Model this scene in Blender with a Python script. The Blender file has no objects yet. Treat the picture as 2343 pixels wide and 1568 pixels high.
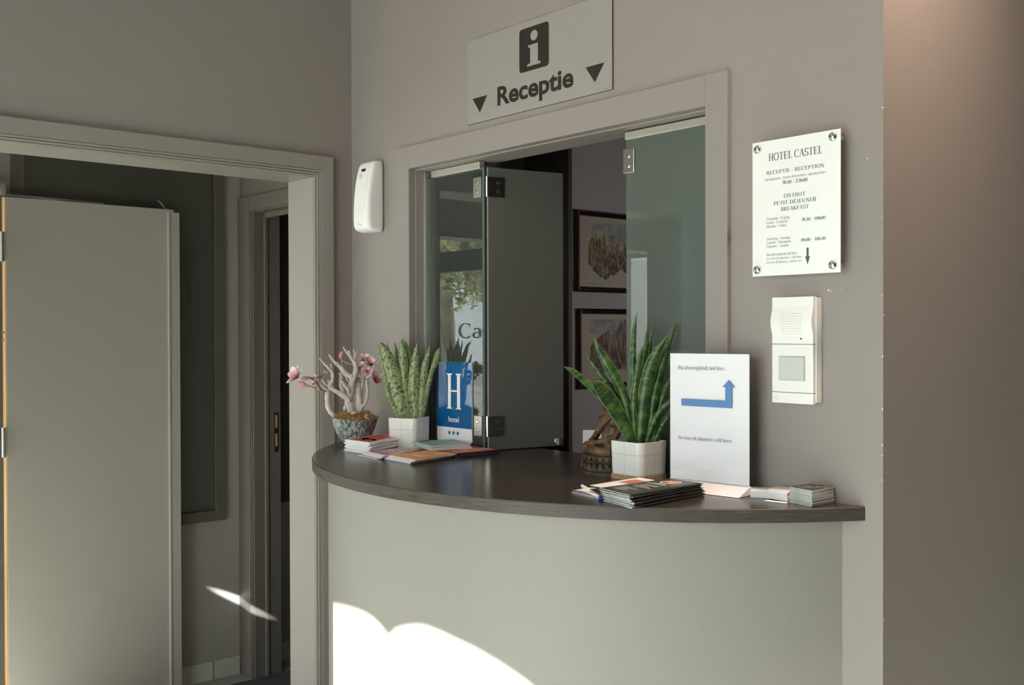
import bpy, bmesh, math, random
from mathutils import Vector, Matrix
random.seed(7)
PI = math.pi
SC = bpy.context.scene
C = SC.collection

# ---------------------------------------------------------------- materials
def srgb(r, g, b):
    f = lambda c: c/12.92 if c <= .04045 else ((c+.055)/1.055)**2.4
    return (f(r/255), f(g/255), f(b/255), 1)

def newmat(name):
    m = bpy.data.materials.new(name); m.use_nodes = True
    nt = m.node_tree; nt.nodes.clear()
    out = nt.nodes.new('ShaderNodeOutputMaterial')
    return m, nt, out

def N(nt, t, **kw):
    n = nt.nodes.new(t)
    for k, v in kw.items():
        if k.startswith('i_'):
            n.inputs[k[2:].replace('_', ' ')].default_value = v
        else:
            setattr(n, k, v)
    return n

def mat(name, col, rough=.5, metal=0, var=0., vscale=6., bump=0., bscale=200., spec=.5, coat=0., stretch=None):
    m, nt, out = newmat(name)
    p = N(nt, 'ShaderNodeBsdfPrincipled')
    p.inputs['Base Color'].default_value = col
    p.inputs['Roughness'].default_value = rough
    p.inputs['Metallic'].default_value = metal
    p.inputs['Specular IOR Level'].default_value = spec
    p.inputs['Coat Weight'].default_value = coat
    p.inputs['Coat Roughness'].default_value = .08
    nt.links.new(p.outputs[0], out.inputs[0])
    tc = N(nt, 'ShaderNodeTexCoord')
    src = tc.outputs['Object']
    if stretch:
        mp = N(nt, 'ShaderNodeMapping'); mp.inputs['Scale'].default_value = stretch
        nt.links.new(src, mp.inputs[0]); src = mp.outputs[0]
    if var:
        n = N(nt, 'ShaderNodeTexNoise'); n.inputs['Scale'].default_value = vscale; n.inputs['Detail'].default_value = 5
        nt.links.new(src, n.inputs['Vector'])
        mr = N(nt, 'ShaderNodeMapRange'); mr.inputs[1].default_value = .3; mr.inputs[2].default_value = .7
        mr.inputs[3].default_value = 1-var; mr.inputs[4].default_value = 1+var
        nt.links.new(n.outputs[0], mr.inputs[0])
        mx = N(nt, 'ShaderNodeMix', data_type='RGBA', blend_type='MULTIPLY'); mx.inputs[0].default_value = 1
        mx.inputs[6].default_value = col
        nt.links.new(mr.outputs[0], mx.inputs[7]); nt.links.new(mx.outputs[2], p.inputs['Base Color'])
    if bump:
        n = N(nt, 'ShaderNodeTexNoise'); n.inputs['Scale'].default_value = bscale; n.inputs['Detail'].default_value = 3
        nt.links.new(src, n.inputs['Vector'])
        b = N(nt, 'ShaderNodeBump'); b.inputs['Strength'].default_value = bump; b.inputs['Distance'].default_value = .002
        nt.links.new(n.outputs[0], b.inputs['Height']); nt.links.new(b.outputs[0], p.inputs['Normal'])
    return m

def glass(name, tint, diff=None, dfac=0., ior=1.5, refl=1.0):
    """thin pane: tinted see-through, mirror-like by angle, optionally partly frosted"""
    m, nt, out = newmat(name)
    tr = N(nt, 'ShaderNodeBsdfTransparent'); tr.inputs[0].default_value = tint
    base = tr
    if diff:
        d = N(nt, 'ShaderNodeBsdfDiffuse'); d.inputs[0].default_value = diff
        mx = N(nt, 'ShaderNodeMixShader'); mx.inputs[0].default_value = dfac
        nt.links.new(tr.outputs[0], mx.inputs[1]); nt.links.new(d.outputs[0], mx.inputs[2]); base = mx
    fr = N(nt, 'ShaderNodeFresnel'); fr.inputs[0].default_value = ior
    mu = N(nt, 'ShaderNodeMath', operation='MULTIPLY'); mu.inputs[1].default_value = refl
    nt.links.new(fr.outputs[0], mu.inputs[0])
    gl = N(nt, 'ShaderNodeBsdfGlossy'); gl.inputs['Roughness'].default_value = .0
    mx = N(nt, 'ShaderNodeMixShader')
    nt.links.new(mu.outputs[0], mx.inputs[0]); nt.links.new(base.outputs[0], mx.inputs[1]); nt.links.new(gl.outputs[0], mx.inputs[2])
    nt.links.new(mx.outputs[0], out.inputs[0])
    return m

M = {}
PAINT = (.298, .266, .254, 1)
M['paint'] = mat('taupe_wall_paint', PAINT, .55, var=.025, vscale=1.3, bump=.12, bscale=350, spec=.35)
M['trim'] = mat('taupe_gloss_trim', (.300, .269, .248, 1), .38, var=.015, vscale=3, spec=.5)
M['panelpaint'] = mat('counter_front_paint', (.315, .296, .266, 1), .5, var=.02, vscale=2, bump=.08, bscale=300, spec=.4)
M['hallpaint'] = mat('hall_paint', (.40, .378, .345, 1), .3, var=.03, vscale=2, spec=.5)
M['door'] = mat('door_paint', (.52, .49, .455, 1), .3, var=.02, vscale=1.5, spec=.5)
M['rawwood'] = mat('raw_pine', (.56, .33, .13, 1), .6, var=.25, vscale=5, stretch=(8, 8, .6))
M['ceil'] = mat('ceiling_white', (.30, .285, .26, 1), .8)
M['floor'] = mat('pale_tile', (.36, .385, .34, 1), .35, var=.06, vscale=5)
M['carpet'] = mat('grey_carpet', (.085, .095, .10, 1), .95, var=.35, vscale=250, bump=.8, bscale=400)
M['skirt'] = mat('white_skirting_tile', (.60, .585, .55, 1), .3, var=.06, vscale=12)
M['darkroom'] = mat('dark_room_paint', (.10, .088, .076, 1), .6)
M['brown'] = mat('dark_brown_board', (.085, .068, .056, 1), .5, var=.1, vscale=8, stretch=(6, 6, .6))
M['officewall'] = mat('office_mauve_paint', (.56, .54, .54, 1), .7, var=.03, vscale=2)
M['chrome'] = mat('chrome', (.72, .71, .69, 1), .16, 1)
M['steel'] = mat('satin_steel', (.55, .53, .49, 1), .32, 1)
M['darksteel'] = mat('dark_bronze', (.05, .045, .04, 1), .3, .6)
M['alu'] = mat('aluminium_rail', (.72, .68, .60, 1), .35, .8)
M['white'] = mat('white_plastic', (.87, .87, .86, 1), .35, var=.01)
M['white2'] = mat('warm_white_plastic', (.84, .83, .82, 1), .4)
M['black'] = mat('black', (.012, .011, .01, 1), .45)
M['ink'] = mat('brown_black_vinyl', (.022, .017, .013, 1), .5)
M['greyink'] = mat('grey_engraving', (.10, .105, .115, 1), .6)
M['lightink'] = mat('pale_engraving', (.24, .245, .25, 1), .6)
M['paper'] = mat('paper', (.92, .92, .95, 1), .7)
M['papercream'] = mat('cream_paper', (.84, .82, .78, 1), .7)
M['papergrey'] = mat('grey_paper_edges', (.52, .55, .53, 1), .8, var=.2, vscale=300, stretch=(.2, .2, 6))
M['ceramic'] = mat('white_ceramic', (.86, .87, .86, 1), .22, var=.015, vscale=20, spec=.5)
M['cork'] = mat('cork', (.43, .29, .16, 1), .9, var=.3, vscale=120)
M['soil'] = mat('soil', (.03, .022, .015, 1), .95, bump=.6, bscale=300)
M['moss'] = mat('dry_tan_moss', (.42, .26, .11, 1), .95, var=.4, vscale=120)
M['bark'] = mat('bleached_bark', (.55, .495, .45, 1), .85, var=.18, vscale=60, bump=.9, bscale=180)
M['twig'] = mat('dark_twig', (.06, .055, .035, 1), .8)
M['brownleaf'] = mat('dried_brown_leaf', (.30, .16, .07, 1), .8, var=.3, vscale=90)
M['sepal'] = mat('olive_sepal', (.30, .30, .14, 1), .7, var=.2, vscale=90)
M['shell'] = mat('pale_shell', (.66, .55, .48, 1), .5, var=.15, vscale=60)
M['blue'] = mat('hotel_blue', (.0, .105, .31, 1), .03, spec=.9)
M['arrowblue'] = mat('printed_arrow_blue', (.10, .24, .52, 1), .5)
M['penblue'] = mat('blue_pen', (.02, .12, .62, 1), .25)
M['teal'] = mat('teal_print', (.20, .43, .44, 1), .4, var=.06, vscale=30)
M['purple'] = mat('mauve_print', (.42, .25, .36, 1), .4, var=.08, vscale=30)
M['orange'] = mat('orange_print', (.70, .30, .075, 1), .4, var=.08, vscale=30)
M['redorange'] = mat('red_orange_print', (.62, .155, .075, 1), .4, var=.08, vscale=30)
M['red'] = mat('red_print', (.55, .07, .045, 1), .4, var=.25, vscale=60)
M['navy'] = mat('navy_print', (.03, .02, .06, 1), .4)
M['cream'] = mat('cream_print', (.78, .70, .50, 1), .5)
M['charcoal'] = mat('charcoal_print', (.045, .044, .043, 1), .38, spec=.5)
M['charedge'] = mat('charcoal_edges', (.045, .045, .043, 1), .7, var=.5, vscale=200, stretch=(.3, .3, 8))
M['magenta'] = mat('magenta_folder', (.50, .05, .18, 1), .5)
M['frame'] = mat('dark_red_lacquer', (.028, .008, .009, 1), .22, coat=.4)
M['framered'] = mat('red_lacquer_bead', (.26, .06, .08, 1), .2, coat=.5)
M['yellow'] = mat('yellow_print', (.75, .50, .05, 1), .5)
M['lime'] = mat('lime_print', (.45, .55, .05, 1), .5)
M['flesh'] = mat('food_photo', (.62, .26, .10, 1), .4, var=.7, vscale=90)
M['button'] = mat('grey_translucent_button', (.60, .61, .60, 1), .3)
M['acryl'] = glass('clear_acrylic', (1, 1, 1, 1), refl=.5)
M['facadeglass'] = glass('facade_glass', (.96, .98, .97, 1), refl=.6)
M['glass'] = glass('clear_glass', (.72, .80, .76, 1), (.14, .165, .145, 1), .28, refl=1.9)
M['leafglass'] = glass('smoky_clear_glass', (.50, .56, .52, 1), (.37, .355, .315, 1), .42, refl=1.0)
M['frost'] = glass('teal_frosted_glass', (.42, .52, .48, 1), (.20, .24, .218, 1), .5, refl=2.0)
M['glassedge'] = mat('green_glass_edge', (.33, .44, .39, 1), .15, spec=.6)
M['alum_sign'] = mat('brushed_sign', (.39, .385, .365, 1), .38, .25, var=.02, vscale=40)

def plaque_mat():
    m, nt, out = newmat('brushed_plaque')
    p = N(nt, 'ShaderNodeBsdfPrincipled'); p.inputs['Base Color'].default_value = (.93, .94, .94, 1)
    p.inputs['Metallic'].default_value = .15; p.inputs['Roughness'].default_value = .42
    tc = N(nt, 'ShaderNodeTexCoord'); mp = N(nt, 'ShaderNodeMapping'); mp.inputs['Scale'].default_value = (900, 30, 12)
    nz = N(nt, 'ShaderNodeTexNoise'); nz.inputs['Scale'].default_value = 1; nz.inputs['Detail'].default_value = 4
    b = N(nt, 'ShaderNodeBump'); b.inputs['Strength'].default_value = .25; b.inputs['Distance'].default_value = .0008
    nt.links.new(tc.outputs['Object'], mp.inputs[0]); nt.links.new(mp.outputs[0], nz.inputs['Vector'])
    nt.links.new(nz.outputs[0], b.inputs['Height']); nt.links.new(b.outputs[0], p.inputs['Normal'])
    nt.links.new(p.outputs[0], out.inputs[0])
    return m
M['plaque'] = plaque_mat()

def wood_mat(name, uv):
    m, nt, out = newmat(name)
    p = N(nt, 'ShaderNodeBsdfPrincipled')
    tc = N(nt, 'ShaderNodeTexCoord'); mp = N(nt, 'ShaderNodeMapping')
    mp.inputs['Scale'].default_value = (14, 700, 1) if uv else (2.2, 90, 1)
    nz = N(nt, 'ShaderNodeTexNoise'); nz.inputs['Scale'].default_value = 1; nz.inputs['Detail'].default_value = 6; nz.inputs['Roughness'].default_value = .65
    rp = N(nt, 'ShaderNodeValToRGB')
    rp.color_ramp.elements[0].position = .32; rp.color_ramp.elements[1].position = .72
    if uv:
        rp.color_ramp.elements[0].color = (.018, .013, .011, 1); rp.color_ramp.elements[1].color = (.125, .098, .088, 1)
        p.inputs['Roughness'].default_value = .5
    else:
        rp.color_ramp.elements[0].color = (.034, .028, .0245, 1); rp.color_ramp.elements[1].color = (.068, .055, .050, 1)
        p.inputs['Roughness'].default_value = .24
        p.inputs['Specular IOR Level'].default_value = .55
    nt.links.new(tc.outputs['UV' if uv else 'Object'], mp.inputs[0]); nt.links.new(mp.outputs[0], nz.inputs['Vector'])
    nt.links.new(nz.outputs[0], rp.inputs[0]); nt.links.new(rp.outputs[0], p.inputs['Base Color'])
    nt.links.new(p.outputs[0], out.inputs[0])
    return m
M['wenge'] = wood_mat('dark_wenge_top', False); M['wengeedge'] = wood_mat('dark_wenge_edge', True)

def leaf_mat(name, kind):
    """UV: u across the blade 0..1, v along it 0..1"""
    m, nt, out = newmat(name)
    p = N(nt, 'ShaderNodeBsdfPrincipled'); p.inputs['Roughness'].default_value = .42
    tc = N(nt, 'ShaderNodeTexCoord'); sep = N(nt, 'ShaderNodeSeparateXYZ'); nt.links.new(tc.outputs['UV'], sep.inputs[0])
    mp = N(nt, 'ShaderNodeMapping')
    mp.inputs['Scale'].default_value = (5, 46, 1) if kind == 'pale' else (.9, 26, 1)
    # chevrons: shift v by |u-.5|
    ab = N(nt, 'ShaderNodeMath', operation='SUBTRACT'); ab.inputs[1].default_value = .5; nt.links.new(sep.outputs[0], ab.inputs[0])
    ab2 = N(nt, 'ShaderNodeMath', operation='ABSOLUTE'); nt.links.new(ab.outputs[0], ab2.inputs[0])
    mu = N(nt, 'ShaderNodeMath', operation='MULTIPLY_ADD'); mu.inputs[1].default_value = .07 if kind == 'pale' else .03
    nt.links.new(ab2.outputs[0], mu.inputs[0]); nt.links.new(sep.outputs[1], mu.inputs[2])
    cb = N(nt, 'ShaderNodeCombineXYZ'); nt.links.new(sep.outputs[0], cb.inputs[0]); nt.links.new(mu.outputs[0], cb.inputs[1])
    oi = N(nt, 'ShaderNodeObjectInfo'); nt.links.new(oi.outputs['Random'], cb.inputs[2])
    nt.links.new(cb.outputs[0], mp.inputs[0])
    sc2 = N(nt, 'ShaderNodeVectorMath', operation='MULTIPLY'); sc2.inputs[1].default_value = (1, 1, 50)
    nt.links.new(mp.outputs[0], sc2.inputs[0])
    nz = N(nt, 'ShaderNodeTexNoise'); nz.inputs['Scale'].default_value = 1.; nz.inputs['Detail'].default_value = 3; nz.inputs['Roughness'].default_value = .6
    nt.links.new(sc2.outputs[0], nz.inputs['Vector'])
    rp = N(nt, 'ShaderNodeValToRGB'); e = rp.color_ramp.elements
    if kind == 'pale':
        e[0].position = .40; e[0].color = (.02, .06, .02, 1); e[1].position = .46; e[1].color = (.25, .32, .14, 1)
        x = e.new(.7); x.color = (.33, .39, .21, 1)
    else:
        e[0].position = .42; e[0].color = (.014, .05, .014, 1); e[1].position = .56; e[1].color = (.068, .145, .03, 1)
        x = e.new(.75); x.color = (.11, .20, .045, 1)
    nt.links.new(nz.outputs[0], rp.inputs[0])
    # rim and tip
    mr = N(nt, 'ShaderNodeMapRange'); mr.inputs[1].default_value = .455; mr.inputs[2].default_value = .49
    nt.links.new(ab2.outputs[0], mr.inputs[0])
    mx = N(nt, 'ShaderNodeMix', data_type='RGBA'); nt.links.new(mr.outputs[0], mx.inputs[0]); nt.links.new(rp.outputs[0], mx.inputs[6])
    mx.inputs[7].default_value = (.05, .11, .03, 1) if kind == 'pale' else (.40, .42, .22, 1)
    mr2 = N(nt, 'ShaderNodeMapRange'); mr2.inputs[1].default_value = .86; mr2.inputs[2].default_value = 1.
    nt.links.new(sep.outputs[1], mr2.inputs[0])
    mx2 = N(nt, 'ShaderNodeMix', data_type='RGBA'); nt.links.new(mr2.outputs[0], mx2.inputs[0]); nt.links.new(mx.outputs[2], mx2.inputs[6])
    mx2.inputs[7].default_value = (.02, .075, .02, 1) if kind == 'pale' else (.13, .22, .05, 1)
    nt.links.new(mx2.outputs[2], p.inputs['Base Color'])
    nt.links.new(p.outputs[0], out.inputs[0])
    return m
M['leafpale'] = leaf_mat('pale_mottled_leaf', 'pale'); M['leafgreen'] = leaf_mat('banded_green_leaf', 'green')

def petal_mat():
    m, nt, out = newmat('pink_white_petal')
    p = N(nt, 'ShaderNodeBsdfPrincipled'); p.inputs['Roughness'].default_value = .6
    tc = N(nt, 'ShaderNodeTexCoord'); sep = N(nt, 'ShaderNodeSeparateXYZ'); nt.links.new(tc.outputs['UV'], sep.inputs[0])
    rp = N(nt, 'ShaderNodeValToRGB'); e = rp.color_ramp.elements
    e[0].position = .15; e[0].color = (.40, .05, .17, 1); e[1].position = .75; e[1].color = (.80, .66, .63, 1)
    x = e.new(.4); x.color = (.66, .28, .40, 1)
    nt.links.new(sep.outputs[1], rp.inputs[0]); nt.links.new(rp.outputs[0], p.inputs['Base Color']); nt.links.new(p.outputs[0], out.inputs[0])
    return m
M['petal'] = petal_mat()
M['bud'] = mat('pink_bud', (.62, .22, .36, 1), .55, var=.2, vscale=60)

def mottled(name, c1, c2, scale, stretch=(1, 1, 1), rough=.7, lo=.4, hi=.6, bump=.6):
    m, nt, out = newmat(name)
    p = N(nt, 'ShaderNodeBsdfPrincipled'); p.inputs['Roughness'].default_value = rough
    tc = N(nt, 'ShaderNodeTexCoord'); mp = N(nt, 'ShaderNodeMapping'); mp.inputs['Scale'].default_value = stretch
    nz = N(nt, 'ShaderNodeTexNoise'); nz.inputs['Scale'].default_value = scale; nz.inputs['Detail'].default_value = 6
    rp = N(nt, 'ShaderNodeValToRGB'); e = rp.color_ramp.elements
    e[0].position = lo; e[0].color = c1; e[1].position = hi; e[1].color = c2
    b = N(nt, 'ShaderNodeBump'); b.inputs['Strength'].default_value = bump; b.inputs['Distance'].default_value = .002
    nt.links.new(tc.outputs['Object'], mp.inputs[0]); nt.links.new(mp.outputs[0], nz.inputs['Vector']); nt.links.new(nz.outputs[0], rp.inputs[0])
    nt.links.new(rp.outputs[0], p.inputs['Base Color']); nt.links.new(nz.outputs[0], b.inputs['Height']); nt.links.new(b.outputs[0], p.inputs['Normal'])
    nt.links.new(p.outputs[0], out.inputs[0])
    return m
M['stone'] = mottled('weathered_grey_bowl', (.06, .068, .06, 1), (.36, .39, .36, 1), 170, (1, 1, .35))
M['buddha'] = mottled('antique_bronze_brown', (.025, .016, .010, 1), (.22, .125, .062, 1), 38, rough=.5, lo=.3, hi=.72, bump=.4)
M['lotus'] = mottled('antique_base_brown', (.018, .014, .010, 1), (.15, .105, .065, 1), 60, rough=.55, lo=.3, hi=.75, bump=.4)
M['foliage'] = mottled('plane_tree_leaves', (.10, .14, .03, 1), (.92, .90, .55, 1), 6, rough=.7, lo=.40, hi=.60, bump=0)
_nt = M['foliage'].node_tree; _p = [n for n in _nt.nodes if n.type == 'BSDF_PRINCIPLED'][0]; _o = [n for n in _nt.nodes if n.type == 'OUTPUT_MATERIAL'][0]
_t = N(_nt, 'ShaderNodeBsdfTranslucent'); _nt.links.new(_p.inputs['Base Color'].links[0].from_socket, _t.inputs[0])
_m = N(_nt, 'ShaderNodeMixShader'); _m.inputs[0].default_value = .55; _nt.links.new(_p.outputs[0], _m.inputs[1]); _nt.links.new(_t.outputs[0], _m.inputs[2]); _nt.links.new(_m.outputs[0], _o.inputs[0])
M['trunk'] = mottled('plane_tree_bark', (.25, .22, .16, 1), (.60, .55, .44, 1), 3, rough=.8)
M['street'] = mat('street_paving', (.55, .55, .53, 1), .9, var=.1, vscale=1)
M['render'] = mat('pale_render', (.86, .85, .80, 1), .9, var=.05, vscale=.5)
M['shopdark'] = mat('dark_window', (.06, .07, .08, 1), .1)
M['awningcloth'] = mat('beige_awning_cloth', (.35, .32, .27, 1), .9)

def chip_paint():
    """wall paint with small white chips along the outer corner"""
    m = M['paint'].copy(); m.name = 'taupe_paint_chipped'
    nt = m.node_tree
    p = [n for n in nt.nodes if n.type == 'BSDF_PRINCIPLED'][0]
    old = p.inputs['Base Color'].links[0].from_socket
    tc = N(nt, 'ShaderNodeTexCoord'); sep = N(nt, 'ShaderNodeSeparateXYZ'); nt.links.new(tc.outputs['Object'], sep.inputs[0])
    nz = N(nt, 'ShaderNodeTexNoise'); nz.inputs['Scale'].default_value = 95; nz.inputs['Detail'].default_value = 2
    nt.links.new(tc.outputs['Object'], nz.inputs['Vector'])
    g = N(nt, 'ShaderNodeMath', operation='GREATER_THAN'); g.inputs[1].default_value = .675; nt.links.new(nz.outputs[0], g.inputs[0])
    e = N(nt, 'ShaderNodeMath', operation='GREATER_THAN'); e.inputs[1].default_value = 2.0075; nt.links.new(sep.outputs[0], e.inputs[0])
    yy = N(nt, 'ShaderNodeMath', operation='LESS_THAN'); yy.inputs[1].default_value = .004; nt.links.new(sep.outputs[1], yy.inputs[0])
    ey = N(nt, 'ShaderNodeMath', operation='MULTIPLY'); nt.links.new(e.outputs[0], ey.inputs[0]); nt.links.new(yy.outputs[0], ey.inputs[1]); e = ey
    l = N(nt, 'ShaderNodeMath', operation='LESS_THAN'); l.inputs[1].default_value = 1.95; nt.links.new(sep.outputs[2], l.inputs[0])
    mu = N(nt, 'ShaderNodeMath', operation='MULTIPLY'); nt.links.new(g.outputs[0], mu.inputs[0]); nt.links.new(e.outputs[0], mu.inputs[1])
    mu2 = N(nt, 'ShaderNodeMath', operation='MULTIPLY'); nt.links.new(mu.outputs[0], mu2.inputs[0]); nt.links.new(l.outputs[0], mu2.inputs[1])
    mx = N(nt, 'ShaderNodeMix', data_type='RGBA'); nt.links.new(mu2.outputs[0], mx.inputs[0]); nt.links.new(old, mx.inputs[6])
    mx.inputs[7].default_value = (.85, .85, .82, 1); nt.links.new(mx.outputs[2], p.inputs['Base Color'])
    return m
M['paintchip'] = chip_paint()

def dots_mat():
    """white plastic with a grid of small dark speaker holes (object x,z, metres)"""
    m, nt, out = newmat('speaker_plastic')
    p = N(nt, 'ShaderNodeBsdfPrincipled'); p.inputs['Roughness'].default_value = .35
    tc = N(nt, 'ShaderNodeTexCoord'); sep = N(nt, 'ShaderNodeSeparateXYZ'); nt.links.new(tc.outputs['Object'], sep.inputs[0])
    def fr(sock, pitch, off):
        a = N(nt, 'ShaderNodeMath', operation='MULTIPLY_ADD'); a.inputs[1].default_value = 1/pitch; a.inputs[2].default_value = off
        nt.links.new(sock, a.inputs[0])
        f = N(nt, 'ShaderNodeMath', operation='FRACT'); nt.links.new(a.outputs[0], f.inputs[0])
        s = N(nt, 'ShaderNodeMath', operation='SUBTRACT'); s.inputs[1].default_value = .5; nt.links.new(f.outputs[0], s.inputs[0])
        q = N(nt, 'ShaderNodeMath', operation='MULTIPLY'); nt.links.new(s.outputs[0], q.inputs[0]); nt.links.new(s.outputs[0], q.inputs[1])
        return q
    PX, PZ = .0055, .0053
    a = fr(sep.outputs[0], PX, 100.0); b = fr(sep.outputs[2], PZ, 100.0)
    ad = N(nt, 'ShaderNodeMath', operation='ADD'); nt.links.new(a.outputs[0], ad.inputs[0]); nt.links.new(b.outputs[0], ad.inputs[1])
    lt = N(nt, 'ShaderNodeMath', operation='LESS_THAN'); lt.inputs[1].default_value = .026; nt.links.new(ad.outputs[0], lt.inputs[0])
    def rng(sock, lo, hi):
        g = N(nt, 'ShaderNodeMath', operation='GREATER_THAN'); g.inputs[1].default_value = lo; nt.links.new(sock, g.inputs[0])
        l = N(nt, 'ShaderNodeMath', operation='LESS_THAN'); l.inputs[1].default_value = hi; nt.links.new(sock, l.inputs[0])
        q = N(nt, 'ShaderNodeMath', operation='MULTIPLY'); nt.links.new(g.outputs[0], q.inputs[0]); nt.links.new(l.outputs[0], q.inputs[1])
        return q
    k1 = rng(sep.outputs[0], -.0275, .0275); k2 = rng(sep.outputs[2], .1465, .195)
    q = N(nt, 'ShaderNodeMath', operation='MULTIPLY'); nt.links.new(k1.outputs[0], q.inputs[0]); nt.links.new(k2.outputs[0], q.inputs[1])
    q2 = N(nt, 'ShaderNodeMath', operation='MULTIPLY'); nt.links.new(q.outputs[0], q2.inputs[0]); nt.links.new(lt.outputs[0], q2.inputs[1])
    mx = N(nt, 'ShaderNodeMix', data_type='RGBA'); mx.inputs[6].default_value = (.87, .87, .86, 1); mx.inputs[7].default_value = (.22, .22, .22, 1)
    nt.links.new(q2.outputs[0], mx.inputs[0]); nt.links.new(mx.outputs[2], p.inputs['Base Color']); nt.links.new(p.outputs[0], out.inputs[0])
    return m
M['speaker'] = dots_mat()

def picture_mat(name, which):
    """a loose watercolour wash: sky, brownish towers, dark street, on cream paper (object y,z)"""
    m, nt, out = newmat(name)
    p = N(nt, 'ShaderNodeBsdfPrincipled'); p.inputs['Roughness'].default_value = .5
    p.inputs['Base Color'].default_value = (.62, .56, .46, 1)
    nt.links.new(p.outputs[0], out.inputs[0])
    return m
M['picpaper'] = picture_mat('print_paper', 0)
M['wash_brown'] = mottled('wash_brown', (.17, .125, .075, 1), (.46, .38, .24, 1), 75, (1, 1, .5), bump=0)
M['wash_dark'] = mottled('wash_dark', (.09, .07, .065, 1), (.44, .35, .29, 1), 90, (1, 1, .5), bump=0)
M['wash_blue'] = mottled('wash_blue', (.36, .40, .40, 1), (.60, .55, .46, 1), 22, bump=0)
M['wash_mauve'] = mottled('wash_mauve', (.14, .10, .085, 1), (.44, .33, .27, 1), 75, (1, 1, .25), bump=0)

# ---------------------------------------------------------------- mesh helpers
def obj(name, bm, mats, parent=None, smooth=False, bevel=0., bseg=2, kind=None, mods=None, recalc=True):
    if recalc: bmesh.ops.recalc_face_normals(bm, faces=bm.faces)
    me = bpy.data.meshes.new(name); bm.to_mesh(me); bm.free()
    for m in (mats if isinstance(mats, (list, tuple)) else [mats]):
        me.materials.append(M[m] if isinstance(m, str) else m)
    o = bpy.data.objects.new(name, me); C.objects.link(o)
    if smooth:
        for f in me.polygons: f.use_smooth = True
    if bevel:
        b = o.modifiers.new('bevel', 'BEVEL'); b.width = bevel; b.segments = bseg; b.limit_method = 'ANGLE'; b.angle_limit = .6
        b.harden_normals = False
    if parent: o.parent = parent
    if kind: o['kind'] = kind
    return o

def thing(name, label, cat, loc=(0, 0, 0), rotz=0, group=None, kind=None):
    o = bpy.data.objects.new(name, None); C.objects.link(o); o.empty_display_size = .05
    o.location = loc; o.rotation_euler = (0, 0, rotz); o['label'] = label; o['category'] = cat
    if group: o['group'] = group
    if kind: o['kind'] = kind
    return o
def tag(o, label, cat, group=None):
    o['label'] = label; o['category'] = cat
    if group: o['group'] = group
    return o
def struct(name, bm, m, **kw):
    return obj(name, bm, m, kind='structure', **kw)

def BM(): return bmesh.new()
def box(bm, x0, x1, y0, y1, z0, z1, mi=0):
    v = [bm.verts.new(p) for p in ((x0,y0,z0),(x1,y0,z0),(x1,y1,z0),(x0,y1,z0),(x0,y0,z1),(x1,y0,z1),(x1,y1,z1),(x0,y1,z1))]
    for q in ((3,2,1,0),(4,5,6,7),(0,1,5,4),(1,2,6,5),(2,3,7,6),(3,0,4,7)):
        f = bm.faces.new([v[i] for i in q]); f.material_index = mi
    return bm
def B(*a): return box(BM(), *a)
def prism(bm, pts, z0, z1, mt=0, ms=0):
    a = [bm.verts.new((x, y, z0)) for x, y in pts]; b = [bm.verts.new((x, y, z1)) for x, y in pts]
    f = bm.faces.new(b); f.material_index = mt
    f = bm.faces.new(list(reversed(a))); f.material_index = ms
    n = len(pts)
    for i in range(n):
        f = bm.faces.new((a[i], a[(i+1) % n], b[(i+1) % n], b[i])); f.material_index = ms
    return bm
def flat(bm, pts, mi=0):
    f = bm.faces.new([bm.verts.new(p) for p in pts]); f.material_index = mi
    return f
def ring_loft(bm, rings, close=True, cap=True, mi=0):
    vs = [[bm.verts.new(p) for p in r] for r in rings]
    n = len(vs[0])
    for a, b in zip(vs, vs[1:]):
        for i in range(n if close else n-1):
            f = bm.faces.new((a[i], a[(i+1) % n], b[(i+1) % n], b[i])); f.material_index = mi
    if cap:
        bm.faces.new(list(reversed(vs[0]))).material_index = mi; bm.faces.new(vs[-1]).material_index = mi
    return bm
def tube(bm, pts, rad, n=10, mi=0):
    pts = [Vector(p) for p in pts]
    rad = rad if isinstance(rad, (list, tuple)) else [rad]*len(pts)
    rings = []; up = Vector((.3, .2, 1)).normalized()
    for i, p in enumerate(pts):
        t = (pts[min(i+1, len(pts)-1)]-pts[max(i-1, 0)]).normalized()
        a = t.cross(up)
        if a.length < .1: a = t.cross(Vector((1, 0, 0)))
        a.normalize(); b = t.cross(a)
        rings.append([p+(a*math.cos(2*PI*k/n)+b*math.sin(2*PI*k/n))*rad[i] for k in range(n)])
    return ring_loft(bm, rings, mi=mi)
def lathe(bm, prof, n=32, sx=1, sy=1, cx=0, cy=0, mi=0, cap=True):
    return ring_loft(bm, [[(cx+r*sx*math.cos(2*PI*k/n), cy+r*sy*math.sin(2*PI*k/n), z) for k in range(n)] for r, z in prof], cap=cap, mi=mi)
def lathe_y(bm, prof, cx, cz, n=24):
    """turned about a line parallel to y: prof = (radius, y)"""
    return ring_loft(bm, [[(cx+r*math.cos(2*PI*k/n), y, cz+r*math.sin(2*PI*k/n)) for k in range(n)] for r, y in prof])
def smooth_path(P, k=5):
    """Catmull-Rom through tuples of any length"""
    out = []
    for i in range(len(P)-1):
        p0, p1, p2, p3 = P[max(i-1, 0)], P[i], P[i+1], P[min(i+2, len(P)-1)]
        for s in range(k):
            t = s/k
            out.append(tuple(.5*((2*b)+(-a+c)*t+(2*a-5*b+4*c-d)*t*t+(-a+3*b-3*c+d)*t**3) for a, b, c, d in zip(p0, p1, p2, p3)))
    out.append(tuple(P[-1])); return out
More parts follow.
